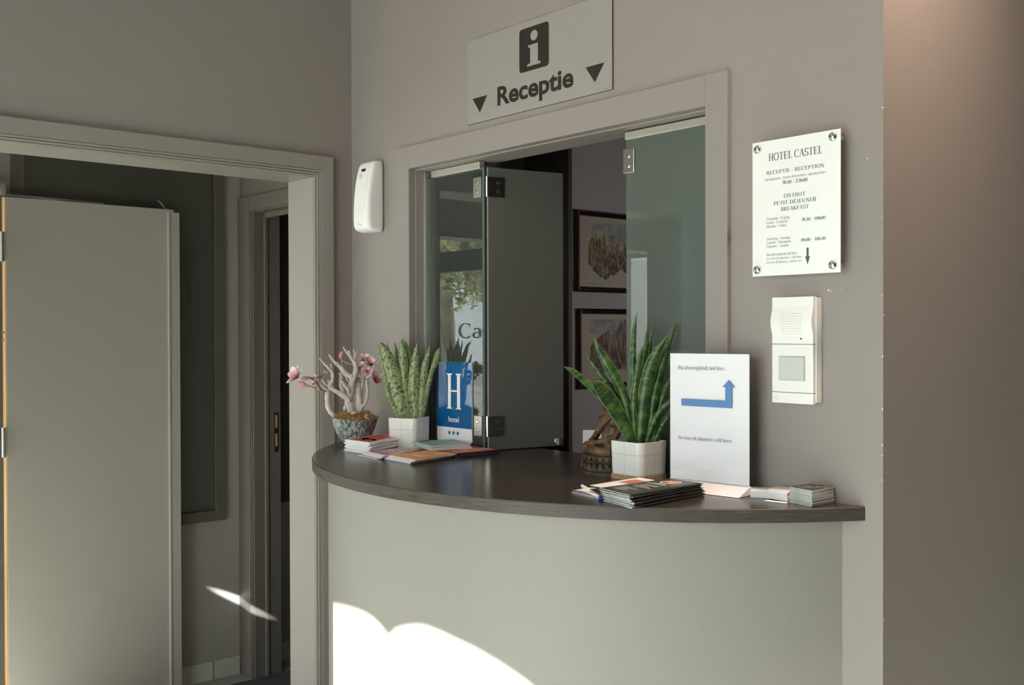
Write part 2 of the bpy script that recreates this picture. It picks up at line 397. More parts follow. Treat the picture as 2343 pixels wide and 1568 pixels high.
def rrect(x0, x1, y0, y1, r, k=4):
    pts = []
    for cx, cy, a0 in ((x1-r, y1-r, 0), (x0+r, y1-r, 90), (x0+r, y0+r, 180), (x1-r, y0+r, 270)):
        for i in range(k+1):
            a = math.radians(a0+90*i/k); pts.append((cx+r*math.cos(a), cy+r*math.sin(a)))
    return pts

# ---------------------------------------------------------------- lettering
def ttf_polys(body, bold=0.):
    """outline of a word in the built-in sans face as (verts2d, faces)"""
    cu = bpy.data.curves.new('t', 'FONT'); cu.body = body; cu.offset = bold; cu.resolution_u = 6
    o = bpy.data.objects.new('t', cu); C.objects.link(o)
    bpy.context.view_layer.update()
    dg = bpy.context.evaluated_depsgraph_get(); me = o.evaluated_get(dg).to_mesh()
    vs = [(v.co.x, v.co.y) for v in me.vertices]; fs = [tuple(p.vertices) for p in me.polygons]
    o.evaluated_get(dg).to_mesh_clear(); bpy.data.objects.remove(o); bpy.data.curves.remove(cu)
    return vs, fs
def put_polys(bm, vs, fs, fn):
    b = [bm.verts.new(fn(x, y)) for x, y in vs]
    for f in fs:
        try: bm.faces.new([b[i] for i in f])
        except ValueError: pass
def sans(bm, body, x0, x1, yb, cap, fn, bold=0.):
    """fit the word between x0 and x1, capitals 'cap' high on base line yb; fn maps (x, y) to space"""
    vs, fs = ttf_polys(body, bold)
    hv, _ = ttf_polys(body[0], bold)
    a = min(v[0] for v in vs); b = max(v[0] for v in vs); h = max(v[1] for v in hv); l = min(v[1] for v in hv)
    put_polys(bm, [(x0+(v[0]-a)/(b-a)*(x1-x0), yb+(v[1]-l)/(h-l)*cap) for v in vs], fs, fn)

T_, t_ = .155, .045
def _arc(cx, cy, rx, ry, a0, a1, n=14):
    return [(cx+rx*math.cos(math.radians(a0+(a1-a0)*i/n)), cy+ry*math.sin(math.radians(a0+(a1-a0)*i/n))) for i in range(n+1)]
def _st(x, y0, y1, w=T_, top=1, bot=1, s=.15):
    L = [('w', [(x, y0), (x, y1)], w)]
    if bot: L.append(('w', [(x-s, y0+t_/2), (x+s, y0+t_/2)], t_))
    if top == 1: L.append(('w', [(x-s, y1-t_/2), (x+s, y1-t_/2)], t_))
    if top == 2: L.append(('w', [(x-s, y1-.05), (x, y1-t_/2)], t_))
    return L
_h = lambda x0, x1, y: [('w', [(x0, y), (x1, y)], t_)]
_d = lambda x0, y0, x1, y1, w: [('w', [(x0, y0), (x1, y1)], w)]
_n = lambda pts: [('n', pts)]
_sf = lambda x, y, s=.13: [('w', [(x-s, y), (x+s, y)], t_)]
X = .66
G = {
 'H': (1.0, _st(.22,0,1)+_st(.78,0,1)+_h(.22,.78,.5)),
 'O': (1.05, _n(_arc(.52,.5,.42,.5,0,360,24))),
 'T': (.9, _st(.45,0,1,top=0)+_h(.06,.84,.975)+_d(.07,.98,.07,.76,t_)+_d(.83,.98,.83,.76,t_)),
 'E': (.85, _st(.22,0,1)+_h(.22,.72,.975)+_h(.22,.58,.51)+_h(.22,.76,.025)+_d(.71,.98,.71,.76,t_)+_d(.75,.02,.75,.25,t_)+_d(.57,.4,.57,.62,t_)),
 'L': (.8, _st(.22,0,1)+_h(.22,.72,.025)+_d(.71,.02,.71,.28,t_)),
 'C': (.95, _n(_arc(.52,.5,.42,.5,50,315,20))+_d(.8,.98,.8,.7,t_)),
 'A': (1.0, _d(.14,0,.48,1,.06)+_d(.48,1,.84,0,T_)+_h(.27,.72,.36)+_sf(.14,.02)+_sf(.84,.02,.15)),
 'S': (.75, _n(_arc(.38,.745,.26,.255,35,270,12)+_arc(.38,.255,.28,.235,90,-145,12)[1:])+_d(.62,.98,.62,.74,t_)+_d(.1,.02,.1,.28,t_)),
 'R': (.98, _st(.22,0,1)+_h(.22,.5,.975)+_n(_arc(.48,.735,.24,.24,90,-90,10))+_h(.22,.5,.495)+_d(.5,.5,.82,0,T_)+_sf(.86,.02,.1)),
 'P': (.85, _st(.22,0,1)+_h(.22,.5,.975)+_n(_arc(.48,.735,.25,.24,90,-90,10))+_h(.22,.5,.495)),
 'I': (.5, _st(.25,0,1)),
 'N': (1.0, _st(.2,0,1,.055,s=.12)+_d(.2,1,.8,0,T_)+_st(.8,0,1,.055,bot=0,s=.12)),
 'B': (.88, _st(.22,0,1)+_h(.22,.48,.975)+_n(_arc(.46,.745,.22,.23,90,-90,10))+_h(.22,.5,.51)+_n(_arc(.48,.265,.26,.24,90,-90,10))+_h(.22,.5,.025)),
 'J': (.6, _st(.35,.2,1,bot=0)+_n(_arc(.2,.2,.15,.2,0,-140,8))),
 'D': (1.0, _st(.22,0,1)+_h(.22,.48,.975)+_n(_arc(.45,.5,.43,.475,90,-90,14))+_h(.22,.48,.025)),
 'U': (1.0, _st(.22,.3,1,bot=0)+_n(_arc(.5,.3,.28,.3,180,360,12))+_st(.78,.3,1,.055,bot=0,s=.12)),
 'K': (1.0, _st(.22,0,1)+_d(.25,.4,.76,1,.05)+_d(.42,.58,.82,0,T_)+_sf(.76,.975)+_sf(.84,.02)),
 'F': (.8, _st(.22,0,1)+_h(.22,.72,.975)+_h(.22,.56,.5)+_d(.71,.98,.71,.74,t_)+_d(.55,.4,.55,.6,t_)),
 'M': (1.2, _st(.2,0,1,.055,s=.12)+_d(.2,1,.58,0,T_)+_d(.58,0,.98,1,.05)+_st(.98,0,1)),
 'V': (1.0, _d(.14,1,.5,0,T_)+_d(.5,0,.84,1,.05)+_sf(.14,.975,.15)+_sf(.84,.975,.12)),
 'Z': (.85, _h(.12,.74,.975)+_d(.74,.98,.1,.02,T_)+_h(.1,.76,.025)+_d(.13,.98,.13,.76,t_)+_d(.75,.02,.75,.26,t_)),
 'a': (.66, _n(_arc(.33,.47,.2,.19,150,0,8)+[(.53,.12)])+_n(_arc(.3,.2,.2,.18,60,330,14))+_d(.53,.12,.62,.03,t_)),
 'b': (.7, _st(.17,0,1,top=2,bot=0)+_n(_arc(.37,.33,.24,.33,150,-170,18))),
 'c': (.6, _n(_arc(.33,.33,.24,.33,50,310,14))),
 'd': (.72, _n(_arc(.33,.33,.24,.33,40,340,16))+_st(.55,0,1,top=2,bot=0)+_sf(.62,.02,.07)),
 'e': (.6, _n(_arc(.32,.33,.24,.33,10,310,16))+_h(.1,.55,.39)),
 'f': (.45, _st(.2,0,.8,top=0)+_n(_arc(.34,.8,.14,.2,180,40,8))+_h(.06,.38,.64)),
 'g': (.66, _n(_arc(.3,.43,.2,.23,0,360,16))+_n([(.2,.22),(.15,.12),(.25,.06),(.48,.03)])+_n(_arc(.32,-.12,.24,.15,70,-270,16))+_h(.45,.62,.62)),
 'h': (.74, _st(.17,0,1,top=2)+_n(_arc(.37,.42,.2,.24,165,0,8))+_st(.57,0,.44,top=0)),
 'i': (.36, _st(.18,0,X,top=2,s=.12)+_d(.18,.8,.18,.95,T_)),
 'j': (.36, _st(.2,-.12,X,top=2,bot=0,s=.12)+_n(_arc(.08,-.12,.12,.16,0,-120,6))+_d(.2,.8,.2,.95,T_)),
 'l': (.36, _st(.18,0,1,top=2,s=.12)),
 'm': (1.05, _st(.17,0,X,top=2,s=.12)+_n(_arc(.34,.42,.17,.24,165,0,8))+_st(.52,0,.44,top=0,s=.12)+_n(_arc(.69,.42,.17,.24,165,0,8))+_st(.87,0,.44,top=0,s=.12)),
 'n': (.74, _st(.17,0,X,top=2,s=.13)+_n(_arc(.37,.42,.2,.24,165,0,8))+_st(.57,0,.44,top=0,s=.13)),
 'o': (.66, _n(_arc(.33,.33,.25,.33,0,360,20))),
 'p': (.72, _st(.17,-.28,X,top=2,s=.12)+_n(_arc(.38,.33,.24,.33,150,-150,18))),
 'r': (.52, _st(.17,0,X,top=2,s=.13)+_n(_arc(.36,.42,.2,.23,165,60,6))),
 's': (.52, _n(_arc(.26,.49,.16,.16,35,270,10)+_arc(.26,.165,.18,.165,90,-145,10)[1:])),
 't': (.42, _st(.19,.1,.86,top=0,bot=0)+_n(_arc(.3,.12,.11,.11,180,320,6))+_h(.05,.38,.64)),
 'u': (.74, _st(.17,.2,X,top=2,bot=0)+_n(_arc(.36,.2,.19,.2,180,350,8))+_st(.56,0,X,top=2,bot=0)+_sf(.62,.02,.07)),
 'v': (.68, _d(.1,X,.34,0,T_*.9)+_d(.34,0,.58,X,.05)+_sf(.1,X-.02,.11)+_sf(.58,X-.02,.1)),
 'w': (.98, _d(.1,X,.32,0,T_*.9)+_d(.32,0,.5,X,.05)+_d(.48,X,.7,0,T_*.9)+_d(.7,0,.9,X,.05)+_sf(.1,X-.02,.11)+_sf(.9,X-.02,.1)),
 'y': (.68, _d(.1,X,.36,0,T_*.9)+_d(.58,X,.24,-.28,.05)+_sf(.1,X-.02,.11)+_sf(.58,X-.02,.1)+_d(.24,-.28,.1,-.26,.07)),
 'z': (.6, _h(.08,.5,X-.02)+_d(.5,X,.08,0,T_*.8)+_h(.08,.54,.02)),
 '0': (.68, _n(_arc(.34,.46,.25,.46,0,360,22))),
 '1': (.5, _st(.27,0,.95,top=2,s=.14)),
 '2': (.66, _n(_arc(.33,.68,.22,.25,170,-30,10)+[(.12,.05)])+_d(.1,.04,.58,.04,.09)),
 '3': (.64, _n(_arc(.3,.71,.2,.22,150,-85,10)+_arc(.3,.25,.24,.25,80,-150,12))),
 '7': (.64, _d(.1,.93,.58,.93,.08)+_d(.57,.92,.26,0,T_*.9)),
 '8': (.68, _n(_arc(.34,.7,.19,.23,0,360,16))+_n(_arc(.34,.24,.24,.25,0,360,18))),
 '-': (.45, _d(.08,.33,.37,.33,.08)), '.': (.3, _d(.14,0,.14,.14,T_)), ',': (.3, _d(.16,.14,.09,-.16,.1)),
 "'": (.24, _d(.12,1,.12,.74,.1)), ' ': (.36, []),
}
G['É'] = (G['E'][0], G['E'][1]+_d(.38,1.08,.56,1.3,.1))
def serif(bm, body, x0, x1, yb, cap, fn, weight=1.):
    w = sum(G[c][0] for c in body); sx = (x1-x0)/w; sy = cap; cx = x0
    for ch in body:
        for st in G[ch][1]:
            pts = st[1]; Lh = []
            for i, p in enumerate(pts):
                a = pts[max(i-1, 0)]; b = pts[min(i+1, len(pts)-1)]
                if len(pts) > 6 and abs(pts[0][0]-pts[-1][0]) < 1e-6 and abs(pts[0][1]-pts[-1][1]) < 1e-6 and i in (0, len(pts)-1):
                    a, b = pts[-2], pts[1]
                dx, dy = b[0]-a[0], b[1]-a[1]; l = math.hypot(dx, dy) or 1
                hw = .5*(st[2] if st[0] == 'w' else t_+(T_-t_)*abs(dy/l)**1.3)*weight
                Lh.append(((p[0]-dy/l*hw, p[1]+dx/l*hw), (p[0]+dy/l*hw, p[1]-dx/l*hw)))
            mp = lambda q: bm.verts.new(fn(cx+q[0]*sx, yb+q[1]*sy))
            V = [(mp(a), mp(b)) for a, b in Lh]
            for (a, b), (c, d) in zip(V, V[1:]): bm.faces.new((a, b, d, c))
        cx += G[ch][0]*sx

# ================================================================ THE SETTING
WY = 0.113            # thickness of the reception wall
CZ = 1.116            # counter top height
FY = -4.45            # street front
CE = 2.95             # ceiling
# ---- floors and ceiling
struct('floor', B(-9.2, 6.7, FY-.25, 3.7, -.1, 0), 'floor')
struct('trim_1', B(-.93, -.25, -.80, 2.6, 0, .006), 'carpet')
M['halltile'] = mat('hall_tile', (.74, .74, .68, 1), .35, var=.05, vscale=5)
struct('trim_10', B(-1.065, -.165, FY, -.82, 0, .004), 'halltile')  # pale slab added out of view to bounce light onto the hall door
struct('ceiling', B(-9.2, 6.7, FY-.25, 3.7, CE, CE+.1), 'ceil')
# ---- reception wall with the hatch opening, and its return on the right
HX0, HX1, HZ0, HZ1 = .363, 1.566, CZ-.028, 2.009
bm = BM()
box(bm, 0, HX0, 0, WY, 0, CE); box(bm, HX1, 2.01, 0, WY, 0, CE); box(bm, HX0, HX1, 0, WY, HZ1, CE); box(bm, HX0, HX1, 0, WY, 0, HZ0)
CHIPS = [(1.8851, 1.5659, .0028), (1.8915, 1.5645, .0014), (1.9151, 1.5672, .0012), (1.9752, 1.8340, .0020), (1.7199, 1.1470, .0012), (1.6883, 1.5630, .0010)]
wb = struct('wall_back', bm, 'paintchip')
M['chip'] = mat('bare_plaster', (.88, .88, .86, 1), .8)
for cx_, cz_, cr_ in CHIPS:
    bm = BM(); flat(bm, [(cx_+cr_*(.7+.3*math.sin(k*2.3+cx_*99))*math.cos(k*PI/5), -.0004, cz_+cr_*(.7+.3*math.cos(k*1.7))*math.sin(k*PI/5)) for k in range(10)])
    obj('paint_chip', bm, 'chip', wb)
struct('wall_right', B(1.90, 2.0099, WY, 3.6, 0, CE), 'paint')
# ---- wall on the left with the wide doorway
D0, D1, DH = -1.633, -.155, 2.012
bm = BM(); box(bm, -.165, 0, D1, .0, 0, CE); box(bm, -.165, 0, FY, D0, 0, CE); box(bm, -.165, 0, D0, D1, DH, CE)
box(bm, -.165, 0, 0, 3.6, 0, CE)
struct('wall_left', bm, 'paint')
# casing of the wide doorway: flat board with a fluted inner edge, mitred
def casing_profile():
    # (distance from the opening edge, projection from the wall)
    return [(0, .004), (0, .010), (.004, .012), (.007, .010), (.008, .015), (.012, .0165), (.0145, .013), (.0155, .017), (.0205, .0185), (.0225, .016), (.024, .02), (.069, .02), (.0725, .017), (.0735, 0)]
bm = BM()
pr = casing_profile(); rings = []
for (py, pz, sy, sz) in ((D0, 0, -1, 0), (D0, DH, -1, 1), (D1, DH, 1, 1), (D1, 0, 1, 0)):
    rings.append([(h, py+sy*d, pz+sz*d) for d, h in pr])
ring_loft(bm, rings, close=False, cap=False)
struct('trim_2', bm, 'trim')
# lining of that doorway (jambs and head)
bm = BM(); box(bm, -.17, .003, D1-.001, D1+.02, 0, DH); box(bm, -.17, .003, D0-.02, D0+.001, 0, DH); box(bm, -.17, .003, D0, D1, DH-.001, DH+.02)
struct('trim_3', bm, 'trim', bevel=.002)
# ---- surround of the hatch: boards 13 mm proud
bm = BM()
o_, i_ = (.297, 1.630, 2.081), (HX0, HX1, HZ1)
box(bm, o_[0], i_[0], -.013, .001, CZ, o_[2]); box(bm, i_[1], o_[1], -.013, .001, CZ, o_[2]); box(bm, i_[0], i_[1], -.013, .001, i_[2], o_[2])
# thin inner lining with a small step
box(bm, HX0, HX0+.004, .012, WY, CZ, HZ1); box(bm, HX1-.004, HX1, .012, WY, CZ, HZ1); box(bm, HX0, HX1, .012, WY, HZ1-.005, HZ1)
struct('trim_4', bm, 'paint', bevel=.0012)
# ---- street front: piers, sill, head, with glazing
bm = BM()
W1a, W1b = .56, 3.5
L1a, L1b = -8.9, -1.25
box(bm, -9.2, L1a, FY-.25, FY, 0, CE); box(bm, L1b, -1.07, FY-.25, FY, 0, CE); box(bm, -.16, W1a, FY-.25, FY, 0, CE); box(bm, -1.07, -.16, FY-.25, FY, 2.1, CE); box(bm, W1b, 6.7, FY-.25, FY, 0, CE)
box(bm, W1a, W1b, FY-.25, FY, 2.78, CE); box(bm, L1a, L1b, FY-.25, FY, 2.82, CE)
box(bm, W1a, W1b, FY-.25, FY, 0, .12); box(bm, L1a, L1b, FY-.25, FY, 0, .12)
struct('wall_front', bm, 'paint')
def facade_window(name, x0, x1, z1, transom, posts):
    w = bpy.data.objects.new(name, None); C.objects.link(w); w['kind'] = 'structure'; w.location = ((x0+x1)/2, FY, 0)
    ox = (x0+x1)/2
    bm = BM(); a, b = x0-ox, x1-ox
    box(bm, a, b, -.12, -.05, z1-.05, z1); box(bm, a, b, -.12, -.05, .12, .2)
    for p in [x0+.03, x1-.03]+posts: box(bm, p-ox-.03, p-ox+.03, -.12, -.05, .2, z1-.05)
    if transom: box(bm, a, b, -.13, -.04, transom[0], transom[1])
    obj('window_frame', bm, 'darkroom' if transom else 'trim', w)
    obj('pane', B(a+.03, b-.03, -.095, -.085, .15, z1-.03), 'facadeglass', w)
    return w
facade_window('window_1', W1a, W1b, 2.78, None, [1.9])
facade_window('window_3', -1.07, -.16, 2.1, None, [])
wl = facade_window('window_2', L1a, L1b, 2.82, (2.12, 2.33), [-3.0, -7.2])
bm = BM()
serif(bm, 'Castel', -.30, .55, 1.43, .15, lambda x, y: (x, -.0965, y), 1.25)
obj('lettering', bm, 'ink', wl)
# outer walls of the rooms
struct('wall_east', B(6.5, 6.7, FY, 3.6, 0, CE), 'paint')
struct('wall_north', B(-9.2, 6.7, 3.6, 3.7, 0, CE), 'paint')
struct('wall_west', B(-9.2, -9.0, FY, 3.6, 0, CE), 'paint')
# ---- hall behind the doorway
HW = -1.065
bm = BM(); box(bm, HW-.12, HW, -.885, .1, 0, 2.5); box(bm, HW-.12, HW, -3.0, -.885, 1.985, 2.5); box(bm, HW-.12, HW, FY, -3.0, 0, 2.5)
struct('wall_hall', bm, 'hallpaint')
bm = BM(); box(bm, HW-.14, HW+.012, -.905, -.880, 0, 1.985); box(bm, HW-.14, HW+.02, -3.0, -.885, 1.965, 1.985)
struct('trim_5', bm, 'trim')
struct('ceiling_hall', B(HW-.12, -.165, FY, .1, 2.5, 2.6), 'ceil')
# end of the hall: wall with a doorway, casing, stop
EX = -.947; EY = .1
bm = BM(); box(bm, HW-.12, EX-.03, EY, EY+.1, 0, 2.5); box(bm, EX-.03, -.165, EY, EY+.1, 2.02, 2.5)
M['hallend'] = mat('hall_end_paint', (.19, .175, .152, 1), .4)  # wall colour darkened to hold the dimness of the hall end
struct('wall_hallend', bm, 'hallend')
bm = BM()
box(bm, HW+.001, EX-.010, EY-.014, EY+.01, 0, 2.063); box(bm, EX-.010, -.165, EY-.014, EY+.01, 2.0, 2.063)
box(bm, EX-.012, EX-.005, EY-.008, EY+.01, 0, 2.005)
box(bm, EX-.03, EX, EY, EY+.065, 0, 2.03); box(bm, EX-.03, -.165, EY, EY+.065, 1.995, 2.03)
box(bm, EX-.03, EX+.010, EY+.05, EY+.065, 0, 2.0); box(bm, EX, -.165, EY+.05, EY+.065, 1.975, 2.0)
M['halltrim'] = mat('hall_trim', (.165, .145, .125, 1), .4)  # shade at the hall end painted into the trim colour
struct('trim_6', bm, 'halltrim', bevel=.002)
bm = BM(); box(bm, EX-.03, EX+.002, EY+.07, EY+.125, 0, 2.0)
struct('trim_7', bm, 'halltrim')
# strike plate on that frame
sp = thing('strike_plate', 'rusty lock strike plate on the far door frame in the hall', 'strike plate', (EX+.002, EY+.105, 1.05))
obj('plate', B(0, .002, -.010, .010, -.085, .085), 'darksteel', sp)
obj('keeper', B(.001, .004, -.006, .004, .02, .075), 'rawwood', sp, bevel=.001)
obj('keeper', B(.001, .004, -.006, .004, -.06, -.005), 'rawwood', sp, bevel=.001)
# room beyond
bm = BM(); box(bm, -1.19, -1.09, EY+.1, 2.6, 0, 2.5)
struct('wall_beyond', bm, 'hallpaint')
struct('trim_8', B(-1.09, -1.072, EY+.13, 2.6, .72, 2.5), 'brown')
struct('wall_beyondend', B(-1.19, -.165, 2.5, 2.6, 0, 2.5), 'hallpaint')
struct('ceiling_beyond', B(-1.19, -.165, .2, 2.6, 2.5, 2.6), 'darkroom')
# skirting tiles and the tile border
def tiles(name, bm, xs, y, axis):
    return bm
bm = BM()
for a, b in ((-1.02, -.52), (-.517, -.038), (-.035, EY-.015)): box(bm, HW, HW+.012, a, b-.002, 0, .079)
struct('baseboard_hall', bm, 'skirt', bevel=.001)
bm = BM(); box(bm, -1.09, -1.075, EY+.13, 1.2, 0, .085)
struct('baseboard_beyond', bm, 'skirt', bevel=.001)
# ---- office behind the hatch
bm = BM(); box(bm, 0, .25, .83, 3.6, 0, CE)
struct('wall_office', bm, 'officewall')
struct('trim_9', B(0, .252, .81, .829, 0, CE), 'brown')
struct('wall_officeback', B(.25, 1.9, 3.45, 3.6, 0, CE), 'officewall')

# ---------------------------------------------------------------- frosted ledger of the hall: door leaf laid back on the hall wall
d = thing('door_1', 'taupe door leaf folded back against the hall wall', 'door', (-1.03, -.868, 0), kind='structure')
bm = B(0, .040, 0, .640, .012, 1.985)
obj('leaf_board', bm, 'door', d, bevel=.0015)
obj('raw_edge', B(.002, .0385, -.002, .001, .012, 1.985), 'rawwood', d)
bm = BM(); box(bm, .004, .034, .640, .662, .012, 1.974); box(bm, .034, .0465, .612, .622, .012, 1.974); box(bm, .034, .044, .625, .662, .012, 1.974)
obj('lip', bm, 'door', d, bevel=.002)
for z in (1.80, 1.08, .10):
    h = obj('hinge', tube(BM(), [(.046, -.012, z-.055), (.046, -.012, z+.055)], .007, 12), 'steel', d, smooth=False)
    obj('hinge_plate', B(.004, .040, -.0045, -.0018, z-.05, z+.05), 'white2' if z > 1.5 else 'steel', h)
for z in (1.485, 1.455):
    obj('edge_hole', lathe_y(BM(), [(.005, -.0032), (.005, -.0018)], .02, z, 14), 'darksteel', d)
# door closer on the head above it
dc = thing('door_closer', 'silver door closer with its arm above the folded hall door', 'door closer', (HW, -.93, 2.0))
obj('closer_body', B(.0, .05, -.16, .075, .0, .045), 'steel', dc, bevel=.004)
obj('spindle', tube(BM(), [(.06, .06, -.012), (.06, .06, .03)], .011, 14), 'chrome', dc)
obj('closer_arm', tube(BM(), [(.06, .06, -.008), (.072, .24, -.010), (.045, .43, -.012)], [.006, .006, .006], 8), 'steel', dc)
# little latch lever at the top of the leaf
ll = thing('latch_lever', 'small metal lever poking up at the top corner of the hall door', 'lever', (-1.0, -.255, 1.985))
obj('lever', tube(BM(), [(0, 0, -.004), (.0, -.012, .012), (.0, -.024, .026), (0, -.04, .036)], [.003, .003, .0025, .002], 8), 'chrome', ll)
obj('lever_base', B(-.006, .006, -.010, .006, .0005, .004), 'steel', ll)

# framed glazed panel on the hall wall
wp = thing('wall_panel', 'tall dark framed glazed panel on the hall wall right of the door', 'framed panel', (HW, -.4, .68))
fw = .045; y0, y1, z1 = -.43, .4167, 1.78
bm = BM(); box(bm, 0, .022, y0, y0+fw, 0, z1); box(bm, 0, .022, y1-fw, y1, 0, z1); box(bm, 0, .022, y0+fw, y1-fw, 0, fw); box(bm, 0, .022, y0+fw, y1-fw, z1-fw, z1)
obj('frame', bm, mat('panel_frame', (.13, .118, .10, 1), .4), wp, bevel=.002)
obj('board', B(.001, .006, y0+fw, y1-fw, fw, z1-fw), mat('panel_board', (.17, .16, .14, 1), .6), wp)
obj('pane', B(.010, .013, y0+fw, y1-fw, fw, z1-fw), 'facadeglass', wp)

# ================================================================ COUNTER
cc, cr = (1.0096, .5148), 1.0889
def arc_pts(r, n, y_end=0.0, grow=0.):
    a1 = math.atan2(y_end-cc[1], math.sqrt(r*r-(y_end-cc[1])**2))     # right end
    a0 = PI-a1-2*PI if a1 < 0 else PI-a1
    a0 = -PI-a1
    return [(cc[0]+r*math.cos(a0+(a1-a0)*i/n), cc[1]+r*math.sin(a0+(a1-a0)*i/n)) for i in range(n+1)]
ct = thing('reception_counter', 'curved reception counter with dark wood top and taupe front below the hatch', 'counter', (cc[0], 0, CZ))
A = arc_pts(cr, 96)
P = [(x-cc[0], y) for x, y in A]
out = P+[(HX1-.004-cc[0], 0), (HX1-.004-cc[0], .235), (HX0+.004-cc[0], .235), (HX0+.004-cc[0], 0)]
bm = prism(BM(), out, -.028, 0)
obj('top_board', bm, 'wenge', ct)
bm = BM(); uv = bm.loops.layers.uv.new('UVMap')
s = 0; L = []
Q = [((x-cc[0])*1.0, y) for x, y in arc_pts(cr+.0012, 96)]
for i, p in enumerate(Q):
    if i: s += math.dist(p, Q[i-1])
    L.append([(p, -.0285, s), (p, -.0015, s), ((P[i][0]*.999, P[i][1]*.999), .0003, s)])
V = [[bm.verts.new((p[0], p[1], z)) for p, z, q in r] for r in L]
for i in range(len(V)-1):
    for k in range(2):
        f = bm.faces.new((V[i][k], V[i+1][k], V[i+1][k+1], V[i][k+1])); f.smooth = False
        for l, (a, b) in zip(f.loops, ((i, k), (i+1, k), (i+1, k+1), (i, k+1))): l[uv].uv = (L[a][b][2], L[a][b][1])
obj('edge_band', bm, 'wengeedge', ct)
# curved front panel below it
A = arc_pts(cr-.045, 72); A2 = arc_pts(cr-.063, 72)
bm = prism(BM(), [(x-cc[0], y) for x, y in A]+[(x-cc[0], y) for x, y in reversed(A2)], -CZ, -.0285)
obj('front_panel', bm, 'panelpaint', ct)

# ================================================================ HATCH GLASS
GY = .05
def slab(bm, x0, x1, y0, y1, z0, z1):
    """pane lying in x-z: big faces material 0, edges material 1"""
    box(bm, x0, x1, y0, y1, z0, z1); bm.faces.ensure_lookup_table(); bm.normal_update()
    for f in bm.faces: f.material_index = 0 if abs(f.normal.y) > .9 else 1
    return bm
gp = thing('glass_panel', 'fixed clear glass panel at the left of the reception hatch', 'glass panel', (.3655, GY, CZ))
obj('pane', slab(BM(), .006, .296, 0, .008, .001, .868), ['glass', 'glassedge'], gp, recalc=False)
obj('top_rail', B(.04, .290, -.006, .014, .864, .886), 'alu', gp, bevel=.0015)
obj('side_rail', B(.0005, .008, -.006, .014, 0, .886), 'alu', gp, bevel=.001)
ld = thing('glass_door', 'glass door leaf of the hatch swung inward, with round lock', 'glass door', (.672, GY+.010, CZ), math.radians(78))
bm = slab(BM(), .004, .272, 0, .008, .003, .868)
obj('pane', bm, ['leafglass', 'glassedge'], ld, recalc=False)
for zc in (.808, .076):
    h = obj('hinge', B(.003, .058, -.004, 0, zc-.031, zc+.031), 'chrome' if zc > .5 else 'steel', ld, bevel=.0008)
    obj('hinge_pin', tube(BM(), [(-.002, -.004, zc-.031), (-.002, -.004, zc+.031)], .0045, 12), 'chrome', h)
    for dz in (-.013, .013):
        obj('screw', lathe_y(BM(), [(.0055, -.004), (.0055, -.0052), (.004, -.006)], .038, zc+dz, 16), 'chrome', h, smooth=False)
kn = obj('lock_knob', lathe_y(BM(), [(.010, .001), (.0115, -.003), (.0115, -.012), (.010, -.014)], .243, .018, 24), 'steel', ld, smooth=False)
obj('thumb_turn', B(.2395, .2465, -.022, -.014, .007, .029), 'alu', kn, bevel=.0015)
# hinge leaves gripping the fixed panel
for zc in (.808, .076):
    h = obj('hinge', B(.257, .294, -.004, 0, zc-.031, zc+.031), 'steel', gp, bevel=.0008)
    for dz in (-.013, .013):
        obj('screw', lathe_y(BM(), [(.0055, -.004), (.0055, -.0052), (.004, -.006)], .274, zc+dz, 16), 'chrome', h)
rp_ = thing('glass_panel', 'fixed teal frosted glass panel at the right of the reception hatch', 'glass panel', (1.257, GY, CZ))
obj('pane', slab(BM(), 0, .302, 0, .008, .001, .868), ['frost', 'glassedge'], rp_, recalc=False)
obj('top_rail', B(.0, .302, -.006, .014, .864, .884), 'alu', rp_, bevel=.0015)
h = obj('hinge', B(-.005, .032, -.006, -.0005, .777, .839), 'chrome', rp_, bevel=.0008)
for dz in (-.0125, .0125):
    obj('screw', lathe_y(BM(), [(.0055, -.006), (.0055, -.0072), (.004, -.008)], .0135, .808+dz, 16), 'chrome', h)
obj('hinge_pin', tube(BM(), [(-.004, .006, .777), (-.004, .006, .839)], .0045, 12), 'chrome', h)
rd = thing('glass_door', 'second glass door leaf folded inward behind the teal panel', 'glass door', (1.262, GY+.02, CZ), math.radians(84))
obj('pane', slab(BM(), .004, .272, -.008, 0, .003, .868), ['frost', 'glassedge'], rd, recalc=False)

# blue hotel sign behind the left glass
hs = thing('hotel_sign', 'blue and white hotel sign with three stars standing against the left glass', 'sign', (.4325, GY-.0036, CZ+.0185))
obj('sign_board', prism(BM(), rrect(0, .1795, 0, .2515, .006), 0, .003), 'paper', hs)
b = hs.children[0]; b.rotation_euler = (PI/2, 0, 0); b.location = (0, .003, 0)
F = lambda x, y: (x-.412, -.0004, y-CZ-.018)
zs = 1.1785
pts = [(.0, zs-CZ-.018), (.1795, zs-CZ-.018)]+[(x, y) for x, y in rrect(0, .1795, 0, .2515, .006)[:10]]
bm = BM(); flat(bm, [(x, -.0002, y) for x, y in pts])
obj('blue_field', bm, 'blue', hs)
bm = BM()
def rect(bm, x0, x1, z0, z1, fn): flat(bm, [fn(x0, z0), fn(x1, z0), fn(x1, z1), fn(x0, z1)])
for xa in (.4635, .5105):
    st = [(xa+.0, 1.2372), (xa+.0295, 1.2372), (xa+.0295, 1.2385), (xa+.0225, 1.2425), (xa+.0225, 1.3435), (xa+.0295, 1.3475), (xa+.0295, 1.3492), (xa, 1.3492), (xa, 1.3475), (xa+.007, 1.3435), (xa+.007, 1.2425), (xa, 1.2385)]
    flat(bm, [F(x, y) for x, y in st])
rect(bm, .4855, .5180, 1.2914, 1.2967, F)
obj('letter', bm, 'paper', hs)
bm = BM(); sans(bm, 'hotel', .4733, .5262, 1.1960, .0166, F, .012)
